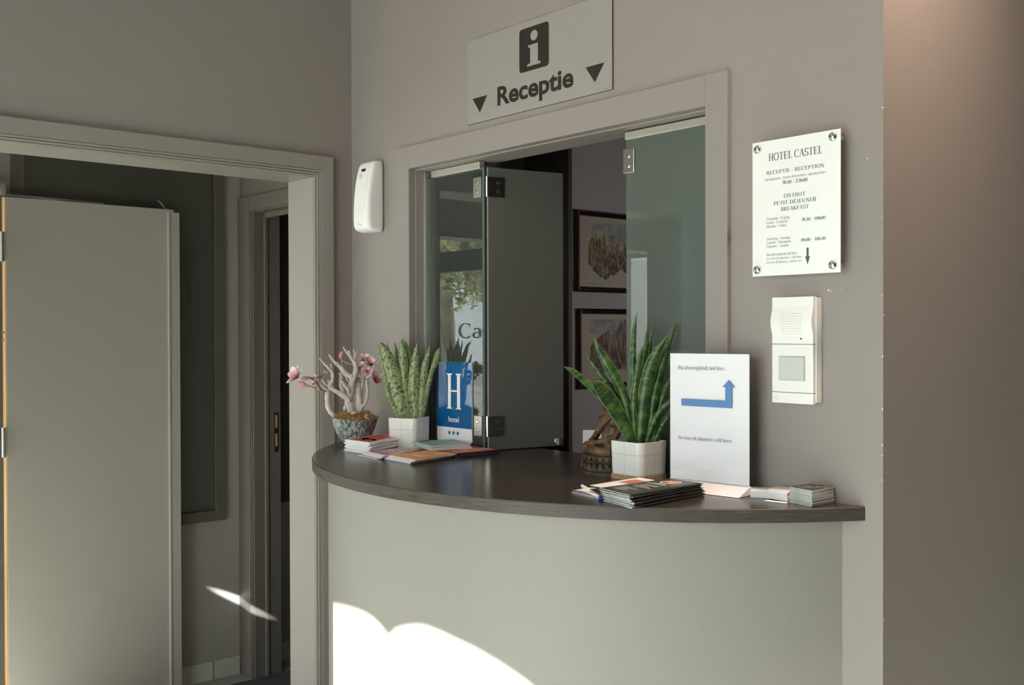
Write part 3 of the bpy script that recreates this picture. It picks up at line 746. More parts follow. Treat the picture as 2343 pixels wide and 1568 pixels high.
obj('lettering', bm, 'paper', hs)
for sx in (.4773, .4990, .5208):
    bm = BM(); flat(bm, [F(sx+(.0088 if k % 2 == 0 else .0038)*math.sin(k*PI/5), 1.1613+(.0088 if k % 2 == 0 else .0038)*math.cos(k*PI/5)) for k in range(10)])
    obj('star', bm, 'blue', hs)

# ================================================================ WALL SIGNS
rs = thing('reception_sign', 'silver Receptie sign with information symbol above the hatch', 'sign', (.959, 0, 2.105))
obj('sign_board', B(-.300, .2995, -.004, -.0004, 0, .251), 'alum_sign', rs)
obj('board_edge', B(-.3008, .3005, -.0034, -.0005, -.0006, .2516), 'black', rs)
F = lambda x, z: (x-.959, -.0043, z-2.105)
bm = BM(); flat(bm, [F(x, z) for x, z in rrect(.8965, 1.0197, 2.2142, 2.3365, .010)])
obj('symbol_plate', bm, 'ink', rs)
F2 = lambda x, z: (x-.959, -.0046, z-2.105)
bm = BM(); flat(bm, [F2(.9588+.0150*math.cos(k*PI/16), 2.3098+.0145*math.sin(k*PI/16)) for k in range(32)])
flat(bm, [F2(x, z) for x, z in [(.9305,2.2270),(.9862,2.2270),(.9862,2.2330),(.9795,2.2340),(.9752,2.2370),(.9752,2.2862),(.9345,2.2862),(.9345,2.2802),(.9405,2.2792),(.9430,2.2760),(.9430,2.2370),(.9390,2.2340),(.9305,2.2330)]])
obj('symbol', bm, 'alum_sign', rs)
bm = BM(); sans(bm, 'Receptie', .7988, 1.1156, 2.1388, .0548, F, .030)
obj('lettering', bm, 'ink', rs)
for a, b_, c in ((.6836, .7527, 2.1333), (1.1620, 1.2309, 2.1336)):
    bm = BM(); flat(bm, [F(a, 2.1795), F(b_, 2.1795), F((a+b_)/2, c)])
    obj('arrow', bm, 'ink', rs)
bm = BM(); rect(bm, 1.232, 1.236, 2.1085, 2.1120, F)
for i in range(6): rect(bm, 1.2375+i*.0028, 1.2395+i*.0028, 2.1095, 2.1115, F)
obj('maker_mark', bm, 'lightink', rs)

pq = thing('wall_plaque', 'brushed metal opening hours plaque on standoffs beside the hatch', 'plaque', (1.8235, 0, 1.601))
obj('plate', B(-.1092, .1092, -.033, -.030, 0, .2965), 'plaque', pq, bevel=.0006)
for cx, cz in ((1.7298, 1.8813), (1.9166, 1.8824), (1.7294, 1.6155), (1.9166, 1.6166)):
    so = obj('standoff', lathe_y(BM(), [(.0085, -.0299), (.0085, -.0005)], cx-1.8235, cz-1.601, 24), 'chrome', pq, smooth=False)
    obj('cap', lathe_y(BM(), [(.0092, -.0331), (.0094, -.0345), (.0090, -.038), (.0070, -.0405), (.0035, -.0417), (.0005, -.042)], cx-1.8235, cz-1.601, 28), 'chrome', so, smooth=True)
F = lambda x, z: (x-1.8235, -.0334, z-1.601)
TXT = [('HOTEL CASTEL', 1.7571, 1.8914, 1.8523, 0.0161, 1.0),
('RECEPTIE - RECEPTION', 1.7512, 1.8956, 1.8229, 0.0078, 1.0),
("openingsuren - heures d'ouverture - opening hours", 1.7474, 1.8998, 1.8101, 0.0052, .9),
('7h30 - 23h00', 1.7915, 1.8559, 1.7979, 0.0077, 1.),
('ONTBIJT', 1.7963, 1.8505, 1.7683, 0.008, 1.), ('PETIT-DÉJEUNER', 1.77, 1.877, 1.7542, 0.0081, 1.), ('BREAKFAST', 1.7884, 1.8586, 1.7402, 0.0082, 1.),
('Maandag - Vrijdag', 1.7518, 1.8112, 1.7233, 0.0054, .9), ('Lundi - Vendredi', 1.7518, 1.8056, 1.7148, 0.0054, .9), ('Monday - Friday', 1.7518, 1.8034, 1.7065, 0.0054, .9),
('7h30 - 10h00', 1.8395, 1.8988, 1.7142, 0.0067, 1.),
('Zaterdag - Zondag', 1.7517, 1.8118, 1.6793, 0.0054, .9), ('Samedi - Dimanche', 1.7517, 1.814, 1.671, 0.0054, .9), ('Saturday - Sunday', 1.7517, 1.809, 1.6629, 0.0054, .9),
('8h00 - 10h30', 1.8395, 1.8988, 1.6707, 0.0067, 1.),
('Bij afwezigheid, bel hier', 1.7517, 1.829, 1.6449, 0.0051, .9), ('In case of absence, call here.', 1.7517, 1.8428, 1.6363, 0.0051, .9), ("En cas d'absence, sonnez ici.", 1.7517, 1.8428, 1.628, 0.0051, .9)]
for body, x0, x1, zb, cap, wgt in TXT:
    bm = BM(); serif(bm, body, x0, x1, zb, cap, F, wgt*1.12)
    obj('lettering', bm, 'greyink' if cap > .0065 else 'lightink', pq)
bm = BM(); flat(bm, [F(x, z) for x, z in ((1.8528,1.6567),(1.8580,1.6567),(1.8580,1.6383),(1.8612,1.6383),(1.8554,1.6205),(1.8496,1.6383),(1.8528,1.6383))])
obj('arrow', bm, 'greyink', pq)

# intercom
ic = thing('intercom', 'white intercom unit with call button on the wall below the plaque', 'intercom', (1.816, 0, 1.3231))
obj('back_box', B(-.0525, .0533, -.0216, 0, .0035, .228), 'white2', ic, bevel=.0015)
bm = BM()
prof = []   # wavy speaker front, profile in z
for i in range(25):
    z = .1286+(.2299-.1286)*i/24; u = i/24
    bulge = .0065*max(0, math.sin(PI*min(max((u-.16)/.62, 0), 1)))**1.5
    prof.append((-.031-bulge, z))
rings = [[(-.0515, -.020, z), (-.0515, y, z), (.0515, y, z), (.0515, -.020, z)] for y, z in prof]
ring_loft(bm, rings)
sp_ = obj('speaker_module', bm, 'speaker', ic, bevel=.0008)
obj('indicator', lathe_y(BM(), [(.0016, -.0312), (.0016, -.033)], .0225, .1398, 12), 'black', ic)
obj('button_module', B(-.0515, .0515, -.031, -.020, .0241, .1276), 'white', ic, bevel=.001)
obj('button_rim', B(-.0345, .0325, -.0318, -.030, .0490, .1025), 'papergrey', ic, bevel=.0006)
obj('call_button', B(-.0325, .0305, -.0345, -.0305, .0508, .1008), 'button', ic, bevel=.0012)
obj('bottom_module', B(-.0515, .0515, -.031, -.020, 0, .0231), 'white', ic, bevel=.001)
obj('lock_screw', lathe_y(BM(), [(.0052, -.0308), (.0052, -.0318), (.0043, -.0318), (.0038, -.0312)], -.0405, .0115, 20), 'white2', ic)
for z in (.0236, .1281): obj('seam', B(-.051, .051, -.0295, -.020, z-.0006, z+.0006), 'black', ic)

# air freshener: tapered bulging dispenser
af = thing('air_freshener', 'white automatic air freshener on the wall near the corner', 'air freshener', (.157, 0, 1.8185))
def af_sec(z, dep, w, r):
    pts = rrect(-w/2, w/2, -dep, 0, .014, 5)
    return [(x, min(y, 0), z) for x, y in pts]
body = [(.000, .040, .080), (.004, .052, .090), (.012, .062, .0965), (.03, .0665, .098), (.08, .0665, .098), (.13, .063, .098), (.17, .0575, .098), (.205, .050, .0975), (.225, .044, .095), (.234, .038, .090), (.239, .026, .078)]
rings = []
for z, dpt, w in [tuple(p) for p in smooth_path(body, 3)]:
    rings.append(af_sec(z, dpt, w, .014))
obj('body', ring_loft(BM(), rings), 'white', af, smooth=True)
def af_front(z):
    P_ = body
    for a, b in zip(P_, P_[1:]):
        if a[0] <= z <= b[0]: return a[1]+(b[1]-a[1])*(z-a[0])/(b[0]-a[0])
    return .05
def on_front(pts, lift): return [(x, -af_front(z)-lift, z) for x, z in pts]
bm = BM()   # raised shield on the front
sh = [(-.030, .222), (.030, .222), (.033, .12), (.029, .09), (.018, .066), (0, .058), (-.018, .066), (-.029, .09), (-.033, .12)]
def shell(bm, pts, l0, l1):
    a = [bm.verts.new(p) for p in on_front(pts, l0)]; b = [bm.verts.new(p) for p in on_front(pts, l1)]
    n = len(a)
    for i in range(n): bm.faces.new((a[i], a[(i+1) % n], b[(i+1) % n], b[i]))
    return b
# shield as a strip grid following the curved front
rows = 14
def half_w(z): 
    if z > .12: return .033-.003*(z-.12)/.1
    return .033*math.sqrt(max(0, 1-((.12-z)/.062)**2))
for i in range(rows+1):
    z = .0585+(.222-.0585)*i/rows
    w = max(half_w(z), .002)
    r0 = [bm.verts.new((x, -af_front(z)-l, z)) for x, l in ((-w-.0015, -.001), (-w, .0012), (w, .0012), (w+.0015, -.001))]
    if i:
        for k in range(3): bm.faces.new((prev[k], prev[k+1], r0[k+1], r0[k]))
    prev = r0
obj('front_shield', bm, 'white', af, smooth=False)
obj('display', B(-.014, .010, -.0515, -.046, .199, .212), 'black', af, bevel=.001)
obj('sensor_button', ring_loft(BM(), [[(-.012+.0065*math.cos(a*PI/10), -y_, .185+.0085*math.sin(a*PI/10)) for a in range(20)] for y_ in (.05, .0575)]), 'button', af, smooth=False)
obj('logo', B(-.018, -.006, -.0672, -.066, .022, .034), 'papercream', af)
obj('maker_mark', B(-.004, .010, -.0670, -.066, .021, .0225), 'lightink', af)

# ================================================================ PLANTS
RT = math.radians(49.15)
def leaf(name, P, dtip, matn, parent, curl=.28):
    """blade through (r, h, width); depth grows to dtip at the tip"""
    n = len(P); Q = []
    for i, (r, h, w) in enumerate(P):
        u = i/(n-1); Q.append((r, dtip*(u**1.4), h, w))
    Q = smooth_path(Q, 6); bm = BM(); uv = bm.loops.layers.uv.new('UVMap'); m = len(Q); K = 8; rows = []
    for side in (0, 1):
        for i, (r, dd, h, w) in enumerate(Q):
            a = Vector(Q[min(i+1, m-1)][:3])-Vector(Q[max(i-1, 0)][:3]); a.normalize()
            bx = a.cross(Vector((0, -1, 0))); bx.normalize(); nz = bx.cross(a)
            row = []
            for k in range(K+1):
                t = k/K-.5
                off = curl*w*(abs(2*t)**1.8)*(-1)+math.sin(i*.9+parent_seed[0])*.0006
                p = Vector((r, dd, h))+bx*(t*w)+nz*(off+(side*.0016 if 0 < k < K else 0))
                row.append((bm.verts.new(p), (k/K, i/(m-1))))
            rows.append(row)
    for side in (0, 1):
        for i in range(m-1):
            a, b = rows[side*m+i], rows[side*m+i+1]
            for k in range(K):
                q = (a[k], a[k+1], b[k+1], b[k])
                f = bm.faces.new([x[0] for x in q]); f.smooth = True
                for l, x in zip(f.loops, q): l[uv].uv = x[1]
    return obj(name, bm, matn, parent)
parent_seed = [0]
P1 = [
 ([(-0.016, 0.091, 0.0438), (-0.036, 0.181, 0.0553), (-0.055, 0.25, 0.0473), (-0.074, 0.308, 0.0254), (-0.086, 0.334, 0.0007)], -0.03),
 ([(-0.008, 0.093, 0.0323), (-0.015, 0.181, 0.0346), (-0.017, 0.25, 0.0357), (-0.021, 0.308, 0.0254), (-0.021, 0.345, 0.0007)], 0),
 ([(0.02, 0.093, 0.0277), (0.015, 0.181, 0.038), (0.018, 0.25, 0.0323), (0.025, 0.301, 0.0173), (0.032, 0.338, 0.0007)], -0.025),
 ([(0.038, 0.098, 0.0184), (0.042, 0.181, 0.0242), (0.05, 0.25, 0.0242), (0.062, 0.298, 0.0138), (0.07, 0.329, 0.0007)], -0.01),
 ([(0.04, 0.102, 0.0184), (0.057, 0.181, 0.0184), (0.071, 0.236, 0.0161), (0.085, 0.273, 0.0219), (0.091, 0.296, 0.0196), (0.1, 0.318, 0.0014)], 0.01),
 ([(-0.04, 0.107, 0.0138), (-0.063, 0.158, 0.0161), (-0.078, 0.227, 0.0138), (-0.088, 0.292, 0.0104), (-0.097, 0.325, 0.0005)], 0.005),
 ([(-0.029, 0.112, 0.0138), (-0.051, 0.227, 0.0138), (-0.064, 0.296, 0.0081), (-0.071, 0.335, 0.0005)], 0.015),
 ([(-0.017, 0.105, 0.0161), (-0.029, 0.204, 0.0173), (-0.04, 0.285, 0.0161), (-0.048, 0.331, 0.0018)], 0.03),
 ([(0.003, 0.105, 0.0161), (0.004, 0.204, 0.0184), (-0.001, 0.289, 0.0173), (-0.019, 0.345, 0.0007)], 0.03),
 ([(0.008, 0.107, 0.0115), (0.015, 0.227, 0.0115), (0.016, 0.292, 0.0041), (0.008, 0.34, 0.0005)], 0.045),
 ([(0.026, 0.107, 0.0138), (0.029, 0.204, 0.0161), (0.027, 0.268, 0.0138), (0.018, 0.296, 0.0012)], 0.03)]
P2 = [
 ([(-0.015, 0.093, 0.0265), (-0.053, 0.163, 0.0364), (-0.081, 0.205, 0.0364), (-0.103, 0.231, 0.0243), (-0.12, 0.243, 0.0018)], -0.055),
 ([(-0.012, 0.093, 0.0132), (-0.031, 0.134, 0.0142), (-0.066, 0.178, 0.0177), (-0.101, 0.216, 0.0243), (-0.134, 0.242, 0.0177), (-0.163, 0.266, 0.0132), (-0.188, 0.279, 0.0009)], -0.03),
 ([(-0.012, 0.09, 0.0120), (-0.019, 0.118, 0.0132), (-0.044, 0.18, 0.0165), (-0.074, 0.229, 0.0188), (-0.101, 0.269, 0.0132), (-0.119, 0.293, 0.0077), (-0.131, 0.31, 0.0007)], 0.01),
 ([(-0.012, 0.09, 0.0150), (-0.015, 0.107, 0.0177), (-0.033, 0.194, 0.0221), (-0.059, 0.253, 0.0265), (-0.083, 0.295, 0.0232), (-0.101, 0.326, 0.0121), (-0.112, 0.353, 0.0007)], -0.01),
 ([(-0.013, 0.09, 0.0154), (-0.012, 0.207, 0.0165), (-0.012, 0.284, 0.0165), (-0.011, 0.339, 0.0137), (-0.007, 0.377, 0.0093), (-0.002, 0.413, 0.0004)], 0.02),
 ([(-0.008, 0.09, 0.0177), (-0.011, 0.196, 0.0188), (-0.005, 0.255, 0.0154), (0.003, 0.304, 0.011), (0.015, 0.338, 0.0007)], -0.02),
 ([(0.009, 0.09, 0.0132), (0.01, 0.229, 0.0199), (0.016, 0.295, 0.021), (0.021, 0.339, 0.011), (0.023, 0.383, 0.0004)], 0.012),
 ([(0.016, 0.09, 0.011), (0.02, 0.229, 0.0154), (0.028, 0.313, 0.0121), (0.033, 0.348, 0.0066), (0.039, 0.383, 0.0004)], 0.02),
 ([(0.005, 0.088, 0.0243), (0.014, 0.196, 0.0331), (0.026, 0.264, 0.0331), (0.04, 0.31, 0.021), (0.054, 0.335, 0.0099), (0.065, 0.356, 0.0007)], -0.045),
 ([(0.027, 0.09, 0.0177), (0.04, 0.196, 0.0265), (0.056, 0.268, 0.0232), (0.074, 0.328, 0.0132), (0.087, 0.368, 0.0071), (0.096, 0.39, 0.0004)], 0.0),
 ([(0.02, 0.09, 0.011), (0.034, 0.132, 0.0165), (0.053, 0.167, 0.0154), (0.078, 0.193, 0.0132), (0.107, 0.215, 0.0009)], -0.03),
 ([(0.04, 0.09, 0.0165), (0.058, 0.125, 0.0199), (0.076, 0.156, 0.0177), (0.095, 0.187, 0.011), (0.113, 0.211, 0.0009)], 0.0),
 ([(0.036, 0.09, 0.0132), (0.058, 0.189, 0.0154), (0.073, 0.229, 0.0143), (0.091, 0.264, 0.0007)], 0.01),
 ([(0.014, 0.09, 0.0132), (0.036, 0.229, 0.0154), (0.034, 0.304, 0.011), (0.032, 0.336, 0.0009)], 0.03)]
def square_pot(parent, s, h, z0, rot):
    """rounded square pot, hollow, with incised lines"""
    bm = BM(); rings = []
    pr = [(s*.94, z0), (s*.955, z0+.002), (s, z0+h-.002), (s, z0+h), (s-.010, z0+h), (s-.012, z0+h-.012), (s-.014, z0+h-.03)]
    for w, z in pr:
        rings.append([(x, y, z) for x, y in rrect(-w/2, w/2, -w/2, w/2, w*.16, 6)])
    ring_loft(bm, rings)
    o = obj('pot', bm, 'ceramic', parent, smooth=False, bevel=.0008); o.rotation_euler = (0, 0, rot)
    for p in o.data.polygons: p.use_smooth = False
    # incised seams around and down each face
    bm = BM(); zc = z0+h*.62
    wz = s*.955+(s*.045)*.62
    ring_loft(bm, [[(x, y, z) for x, y in rrect(-w/2, w/2, -w/2, w/2, w*.16, 6)] for w, z in ((wz+.0003, zc-.0006), (wz+.0003, zc+.0006))], cap=False)
    for sx, sy in ((0, -1), (0, 1), (1, 0), (-1, 0)):
        for q in ([.0]):
            lo, hi = s*.957/2+.0003, s/2+.0003
            if sx: flat(bm, [(sx*lo, -.0005, z0+.004), (sx*lo, .0005, z0+.004), (sx*hi, .0005, z0+h-.003), (sx*hi, -.0005, z0+h-.003)])
            else: flat(bm, [(-.0005, sy*lo, z0+.004), (.0005, sy*lo, z0+.004), (.0005, sy*hi, z0+h-.003), (-.0005, sy*hi, z0+h-.003)])
    l = obj('seam_line', bm, 'papergrey', o)
    w = s-.016
    so = obj('soil', prism(BM(), rrect(-w/2, w/2, -w/2, w/2, w*.16, 5), z0+h-.028, z0+h-.02), 'soil', parent); so.rotation_euler = (0, 0, rot)
p1 = thing('snake_plant', 'pale mottled snake plant in a white square pot by the blue sign', 'potted plant', (.409, -.047, CZ), RT)
square_pot(p1, .104, .0945, 0, math.radians(25)-RT)
for i, (P, dd) in enumerate(P1):
    parent_seed[0] = i*1.7
    P = [(P[0][0]*.8, .074, P[0][2]*.8)]+P
    leaf('leaf', P, dd, 'leafpale', p1)
p2 = thing('snake_plant', 'tall green snake plant in a white square pot on a cork base', 'potted plant', (1.378, -.037, CZ), RT)
square_pot(p2, .106, .0810, .013, 0-RT)
w = .104
co = obj('cork_base', prism(BM(), rrect(-w/2, w/2, -w/2, w/2, .012, 4), 0, .013), 'cork', p2, bevel=.0015); co.rotation_euler = (0, 0, -RT)
for i, (P, dd) in enumerate(P2):
    parent_seed[0] = i*2.3
    P = [(P[0][0]*.75, .074, P[0][2]*.8)]+P
    leaf('leaf', P, dd, 'leafgreen', p2)

# ---- dry bonsai with silk magnolia flowers in a stone bowl
bo = thing('bonsai', 'grey stone bowl holding a bleached branch bonsai with pink silk flowers', 'potted plant', (.27, -.155, CZ), RT)
prof = [(.024, 0), (.028, .001), (.045, .020), (.058, .040), (.067, .062), (.073, .084), (.0745, .089), (.070, .091), (.066, .084), (.055, .072)]
bm = lathe(BM(), prof, 40, cx=-.006)
for v in bm.verts:
    a = math.atan2(v.co.y, v.co.x+.006); v.co.z += .004*math.sin(2*a+.6)*(v.co.z/.09)+.0012*math.sin(9*a)*(v.co.z/.09)
    k = 1+.02*math.sin(5*a+1)+.012*math.sin(11*a+v.co.z*60)
    v.co.x = -.006+(v.co.x+.006)*k; v.co.y *= k
obj('bowl', bm, 'stone', bo, smooth=True)
# moss: dome + many fibres
bm = lathe(BM(), [(.066, .082), (.060, .090), (.045, .097), (.025, .102), (.006, .104)], 24, cx=-.006)
rnd = random.Random(3)
def fibre(bm, p, d, l, r):
    q = [p]; v = Vector(d).normalized()
    for k in range(3):
        v = (v+Vector((rnd.uniform(-.6, .6), rnd.uniform(-.6, .6), rnd.uniform(-.5, .35)))).normalized(); q.append(q[-1]+v*l/3)
    tube(bm, q, [r, r, r*.8, r*.4], 4)
for k in range(520):
    a = rnd.uniform(0, 2*PI); r = .064*math.sqrt(rnd.random()); z = .086+.018*(1-(r/.066)**2)
    fibre(bm, Vector((-.006+r*math.cos(a), r*math.sin(a), z)), (math.cos(a)*.8, math.sin(a)*.8, .7), rnd.uniform(.010, .022), .0008)
obj('moss', bm, 'moss', bo)
BR = [([(-0.018, 0.090, 0.0141), (-0.018, 0.108, 0.0121), (-0.025, 0.146, 0.0116), (-0.017, 0.183, 0.0097), (-0.01, 0.216, 0.0087), (-0.0, 0.243, 0.0077), (-0.003, 0.262, 0.0063), (-0.012, 0.277, 0.0048), (-0.027, 0.296, 0.0036), (-0.042, 0.318, 0.0022)], 0),
 ([(-0.012, 0.276, 0.0044), (-0.019, 0.289, 0.0034), (-0.024, 0.306, 0.0029)], 0), ([(-0.005, 0.27, 0.0044), (-0.005, 0.291, 0.0031), (-0.011, 0.312, 0.0019)], 0.01),
 ([(-0.005, 0.288, 0.0029), (0.004, 0.308, 0.0024)], 0.015),
 ([(-0.011, 0.22, 0.0077), (-0.034, 0.233, 0.0073), (-0.051, 0.255, 0.0063), (-0.068, 0.27, 0.0048), (-0.082, 0.289, 0.0029), (-0.086, 0.293, 0.0019)], -0.012),
 ([(-0.061, 0.263, 0.0039), (-0.073, 0.279, 0.0029)], -0.015),
 ([(-0.022, 0.146, 0.0082), (-0.031, 0.156, 0.0082), (-0.054, 0.171, 0.0068), (-0.073, 0.183, 0.0065), (-0.083, 0.192, 0.0063), (-0.073, 0.212, 0.0051), (-0.073, 0.236, 0.0048), (-0.082, 0.248, 0.0039), (-0.099, 0.267, 0.0029), (-0.113, 0.283, 0.0022)], -0.03),
 ([(-0.073, 0.238, 0.0039), (-0.076, 0.263, 0.0031)], -0.03), ([(-0.083, 0.191, 0.0048), (-0.097, 0.202, 0.0034), (-0.104, 0.214, 0.0022)], -0.035), ([(-0.085, 0.195, 0.0039), (-0.087, 0.214, 0.0024)], -0.02),
 ([(-0.030, 0.140, 0.0063), (-0.039, 0.163, 0.0063), (-0.051, 0.195, 0.0058), (-0.051, 0.224, 0.0058), (-0.056, 0.235, 0.0041)], 0.02),
 ([(-0.022, 0.172, 0.0063), (-0.025, 0.183, 0.0053), (-0.037, 0.202, 0.0048), (-0.043, 0.207, 0.0034)], -0.03),
 ([(0.009, 0.09, 0.0119), (0.009, 0.12, 0.0109), (0.004, 0.158, 0.0102), (0.002, 0.195, 0.0085), (0.001, 0.216, 0.0063)], 0.025),
 ([(0.010, 0.105, 0.0068), (0.017, 0.124, 0.0058), (0.031, 0.141, 0.0048), (0.036, 0.17, 0.0039), (0.035, 0.207, 0.0039), (0.04, 0.221, 0.0034), (0.05, 0.231, 0.0029), (0.058, 0.255, 0.0024), (0.061, 0.268, 0.0017)], -0.01),
 ([(0.035, 0.214, 0.0031), (0.029, 0.236, 0.0024), (0.025, 0.239, 0.0015)], 0), ([(0.034, 0.151, 0.0029), (0.041, 0.156, 0.0017)], -0.01),
 ([(0.008, 0.14, 0.0044), (0.011, 0.153, 0.0044), (0.016, 0.195, 0.0034), (0.021, 0.216, 0.0034), (0.024, 0.238, 0.0027)], 0.03),
 ([(-0.060, 0.090, 0.0063), (-0.073, 0.1, 0.0063), (-0.087, 0.12, 0.0073), (-0.091, 0.151, 0.0073), (-0.089, 0.173, 0.0068), (-0.097, 0.183, 0.0044), (-0.112, 0.197, 0.0034), (-0.124, 0.209, 0.0022)], -0.02),
 ([(-0.023, 0.2, 0.0022), (-0.039, 0.231, 0.0017), (-0.049, 0.272, 0.0015)], 0.01), ([(-0.051, 0.279, 0.0017), (-0.032, 0.265, 0.0012), (-0.007, 0.261, 0.0012)], 0.02),
 ([(0.008, 0.221, 0.0039), (0.012, 0.272, 0.0029), (0.015, 0.296, 0.0019)], 0.02)]
bm = BM()
for P, dd in BR:
    n = len(P); Q = [(r, dd*(.35+.65*i/(n-1)), h, w) for i, (r, h, w) in enumerate(P)]
    Q = smooth_path(Q, 5)
    Q = [(r+rnd.uniform(-.0009, .0009), d_+rnd.uniform(-.0009, .0009), h, w*rnd.uniform(.88, 1.14)) for r, d_, h, w in Q]
    tube(bm, [q[:3] for q in Q], [q[3]*1.12 for q in Q], 9)
obj('branch', bm, 'bark', bo, smooth=True)
def bloom(c, R, n, seed, tilt=(0, 0)):
    """open silk blossom: n cupped petals"""
    rr = random.Random(seed); bm = BM(); uv = bm.loops.layers.uv.new('UVMap')
    rot = Matrix.Rotation(tilt[0], 3, 'X') @ Matrix.Rotation(tilt[1], 3, 'Y')
    for k in range(n):
        a = 2*PI*k/n+rr.uniform(-.25, .25); op = rr.uniform(.5, 1.15); ln = R*rr.uniform(.85, 1.1); wd = ln*rr.uniform(.55, .7)
        rows = []
        for i in range(6):
            t = i/5; wi = wd*.5*math.sin(PI*min(1, .12+t*.80))**.8*(1 if t < .99 else .45)
            rad = ln*t*math.sin(op); zz = ln*(t*math.cos(op)-.12*t*t)
            row = []
            for j in range(5):
                s_ = j/4*2-1
                p = Vector((rad, s_*wi, zz+.22*wi*s_*s_)); p = Matrix.Rotation(a, 3, 'Z') @ p
                row.append((bm.verts.new(Vector(c)+rot @ p), (j/4, t)))
            rows.append(row)
        for x, y in zip(rows, rows[1:]):
            for j in range(4):
                q = (x[j], x[j+1], y[j+1], y[j]); f = bm.faces.new([z[0] for z in q]); f.smooth = True
                for l, z in zip(f.loops, q): l[uv].uv = z[1]
    return bm
def solid_bud(c, R, d):
    d = Vector(d).normalized(); pts = []; rad = []
    for i in range(8):
        t = i/7; pts.append(Vector(c)+d*R*(t*2-1)); rad.append(R*.62*math.sin(PI*(.06+.9*t))**.8*(1-.15*t))
    return tube(BM(), pts, rad, 10)
for c, R, n, sd, tl in (((-.180, -.03, .222), .034, 7, 1, (.7, -.7)), ((.060, .0, .207), .030, 6, 2, (.8, .6)), ((.045, .005, .258), .027, 6, 3, (.5, .3)), ((.022, .01, .273), .023, 6, 4, (.5, .1)), ((.036, .0, .236), .019, 5, 5, (.9, .1)), ((-.133, -.025, .215), .017, 5, 6, (.6, -.3)), ((-.130, -.025, .200), .014, 5, 7, (.9, -.4)), ((.014, .0, .252), .018, 5, 8, (.4, 0))):
    obj('flower', bloom(c, R*1.22, n, sd, tl), 'petal', bo, recalc=False)
obj('bud', solid_bud((-.167, -.03, .200), .015, (-1, 0, .35)), 'bud', bo, smooth=True)
obj('bud', solid_bud((-.048, .0, .293), .013, (.35, 0, 1)), 'bud', bo, smooth=True)
obj('dried_calyx', bloom((-.113, -.02, .216), .022, 5, 11, (.1, -.1)), 'brownleaf', bo, recalc=False)
for c, R, dv in (((-.158, -.03, .219), .012, (1, 0, .2)), ((-.117, -.025, .186), .010, (.5, 0, -1)), ((-.093, -.02, .238), .009, (1, 0, -.5)), ((-.153, -.03, .195), .009, (1, 0, -.2))):
    obj('sepal', solid_bud(c, R, dv), 'sepal', bo, smooth=True)
bm = tube(BM(), [(-.088, -.02, .174), (-.109, -.024, .183), (-.121, -.026, .205), (-.145, -.03, .222), (-.165, -.03, .221)], .0019, 6)
tube(bm, [(-.112, -.025, .184), (-.148, -.03, .195), (-.16, -.03, .197)], .0014, 6)
obj('twig', bm, 'twig', bo, smooth=True)
obj('shell', bloom((.033, -.05, .095), .016, 4, 21, (.6, .8)), 'shell', bo, recalc=False)
obj('dried_pod', solid_bud((.030, .0, .106), .016, (1, .1, .15)), 'brownleaf', bo, smooth=True)
obj('pebble', solid_bud((-.036, -.01, .122), .009, (0, 0, 1)), 'shell', bo, smooth=True)
obj('pebble', solid_bud((-.002, -.04, .108), .009, (1, .1, .2)), 'shell', bo, smooth=True)

# ================================================================ BUDDHA
bu = thing('buddha_statue', 'small dark bronze coloured seated Buddha statue on a lotus base', 'statue', (1.252, -.018, CZ), math.radians(-12))
prof = [(.080, 0), (.080, .006), (.074, .009), (.072, .013), (.074, .018), (.069, .026), (.073, .034), (.075, .040), (.070, .047), (.062, .050)]
bm = lathe(BM(), [(r*1.0, z) for r, z in prof], 48, sx=.95, sy=.76)
for k in range(26):     # upper and lower rows of lotus petals
    a = 2*PI*k/26
    for (r, z, up, wd) in ((.076, .013, .016, .0095), (.0755, .047, -.012, .0095)):
        pts = []
        for t in range(7):
            u = t/6; pts.append((math.sin(PI*u)*0+(u*2-1)*wd, 1-(u*2-1)**2))
        ring = []
        for l in (.004, -.004):
            ring.append([((r+l+.002)*.95*math.cos(a)-math.sin(a)*x, (r+l+.002)*.76*math.sin(a)+math.cos(a)*x*.9, z+up*y) for x, y in pts])
        ring_loft(bm, ring)
obj('lotus_base', bm, 'lotus', bu, smooth=False)
def ell(bm, c, r, n=14, rot=None):
    rings = []
    for i in range(1, n):
        p = PI*i/n; rings.append([(r[0]*math.sin(p)*math.cos(2*PI*k/n), r[1]*math.sin(p)*math.sin(2*PI*k/n), -r[2]*math.cos(p)) for k in range(n)])
    R_ = rot if rot else Matrix.Identity(3)
    ring_loft(bm, [[Vector(c)+R_ @ Vector(q) for q in r_] for r_ in rings])
bm = BM(); H0 = .048       # figure faces -y
ell(bm, (0, .008, H0+.020), (.040, .032, .026))             # seat
ell(bm, (0, .010, H0+.055), (.030, .020, .042))             # torso
ell(bm, (0, .008, H0+.085), (.036, .018, .022))             # chest and shoulders
tube(bm, [(0, .008, H0+.10), (0, .006, H0+.118)], [.012, .010], 12)
ell(bm, (0, .002, H0+.132), (.0175, .019, .023))            # head
ell(bm, (0, -.016, H0+.130), (.003, .004, .006))            # nose
ell(bm, (-.017, .004, H0+.126), (.003, .005, .013)); ell(bm, (.017, .004, H0+.126), (.003, .005, .013))   # long ears
ell(bm, (0, .005, H0+.152), (.014, .014, .010)); ell(bm, (0, .006, H0+.163), (.008, .008, .010))
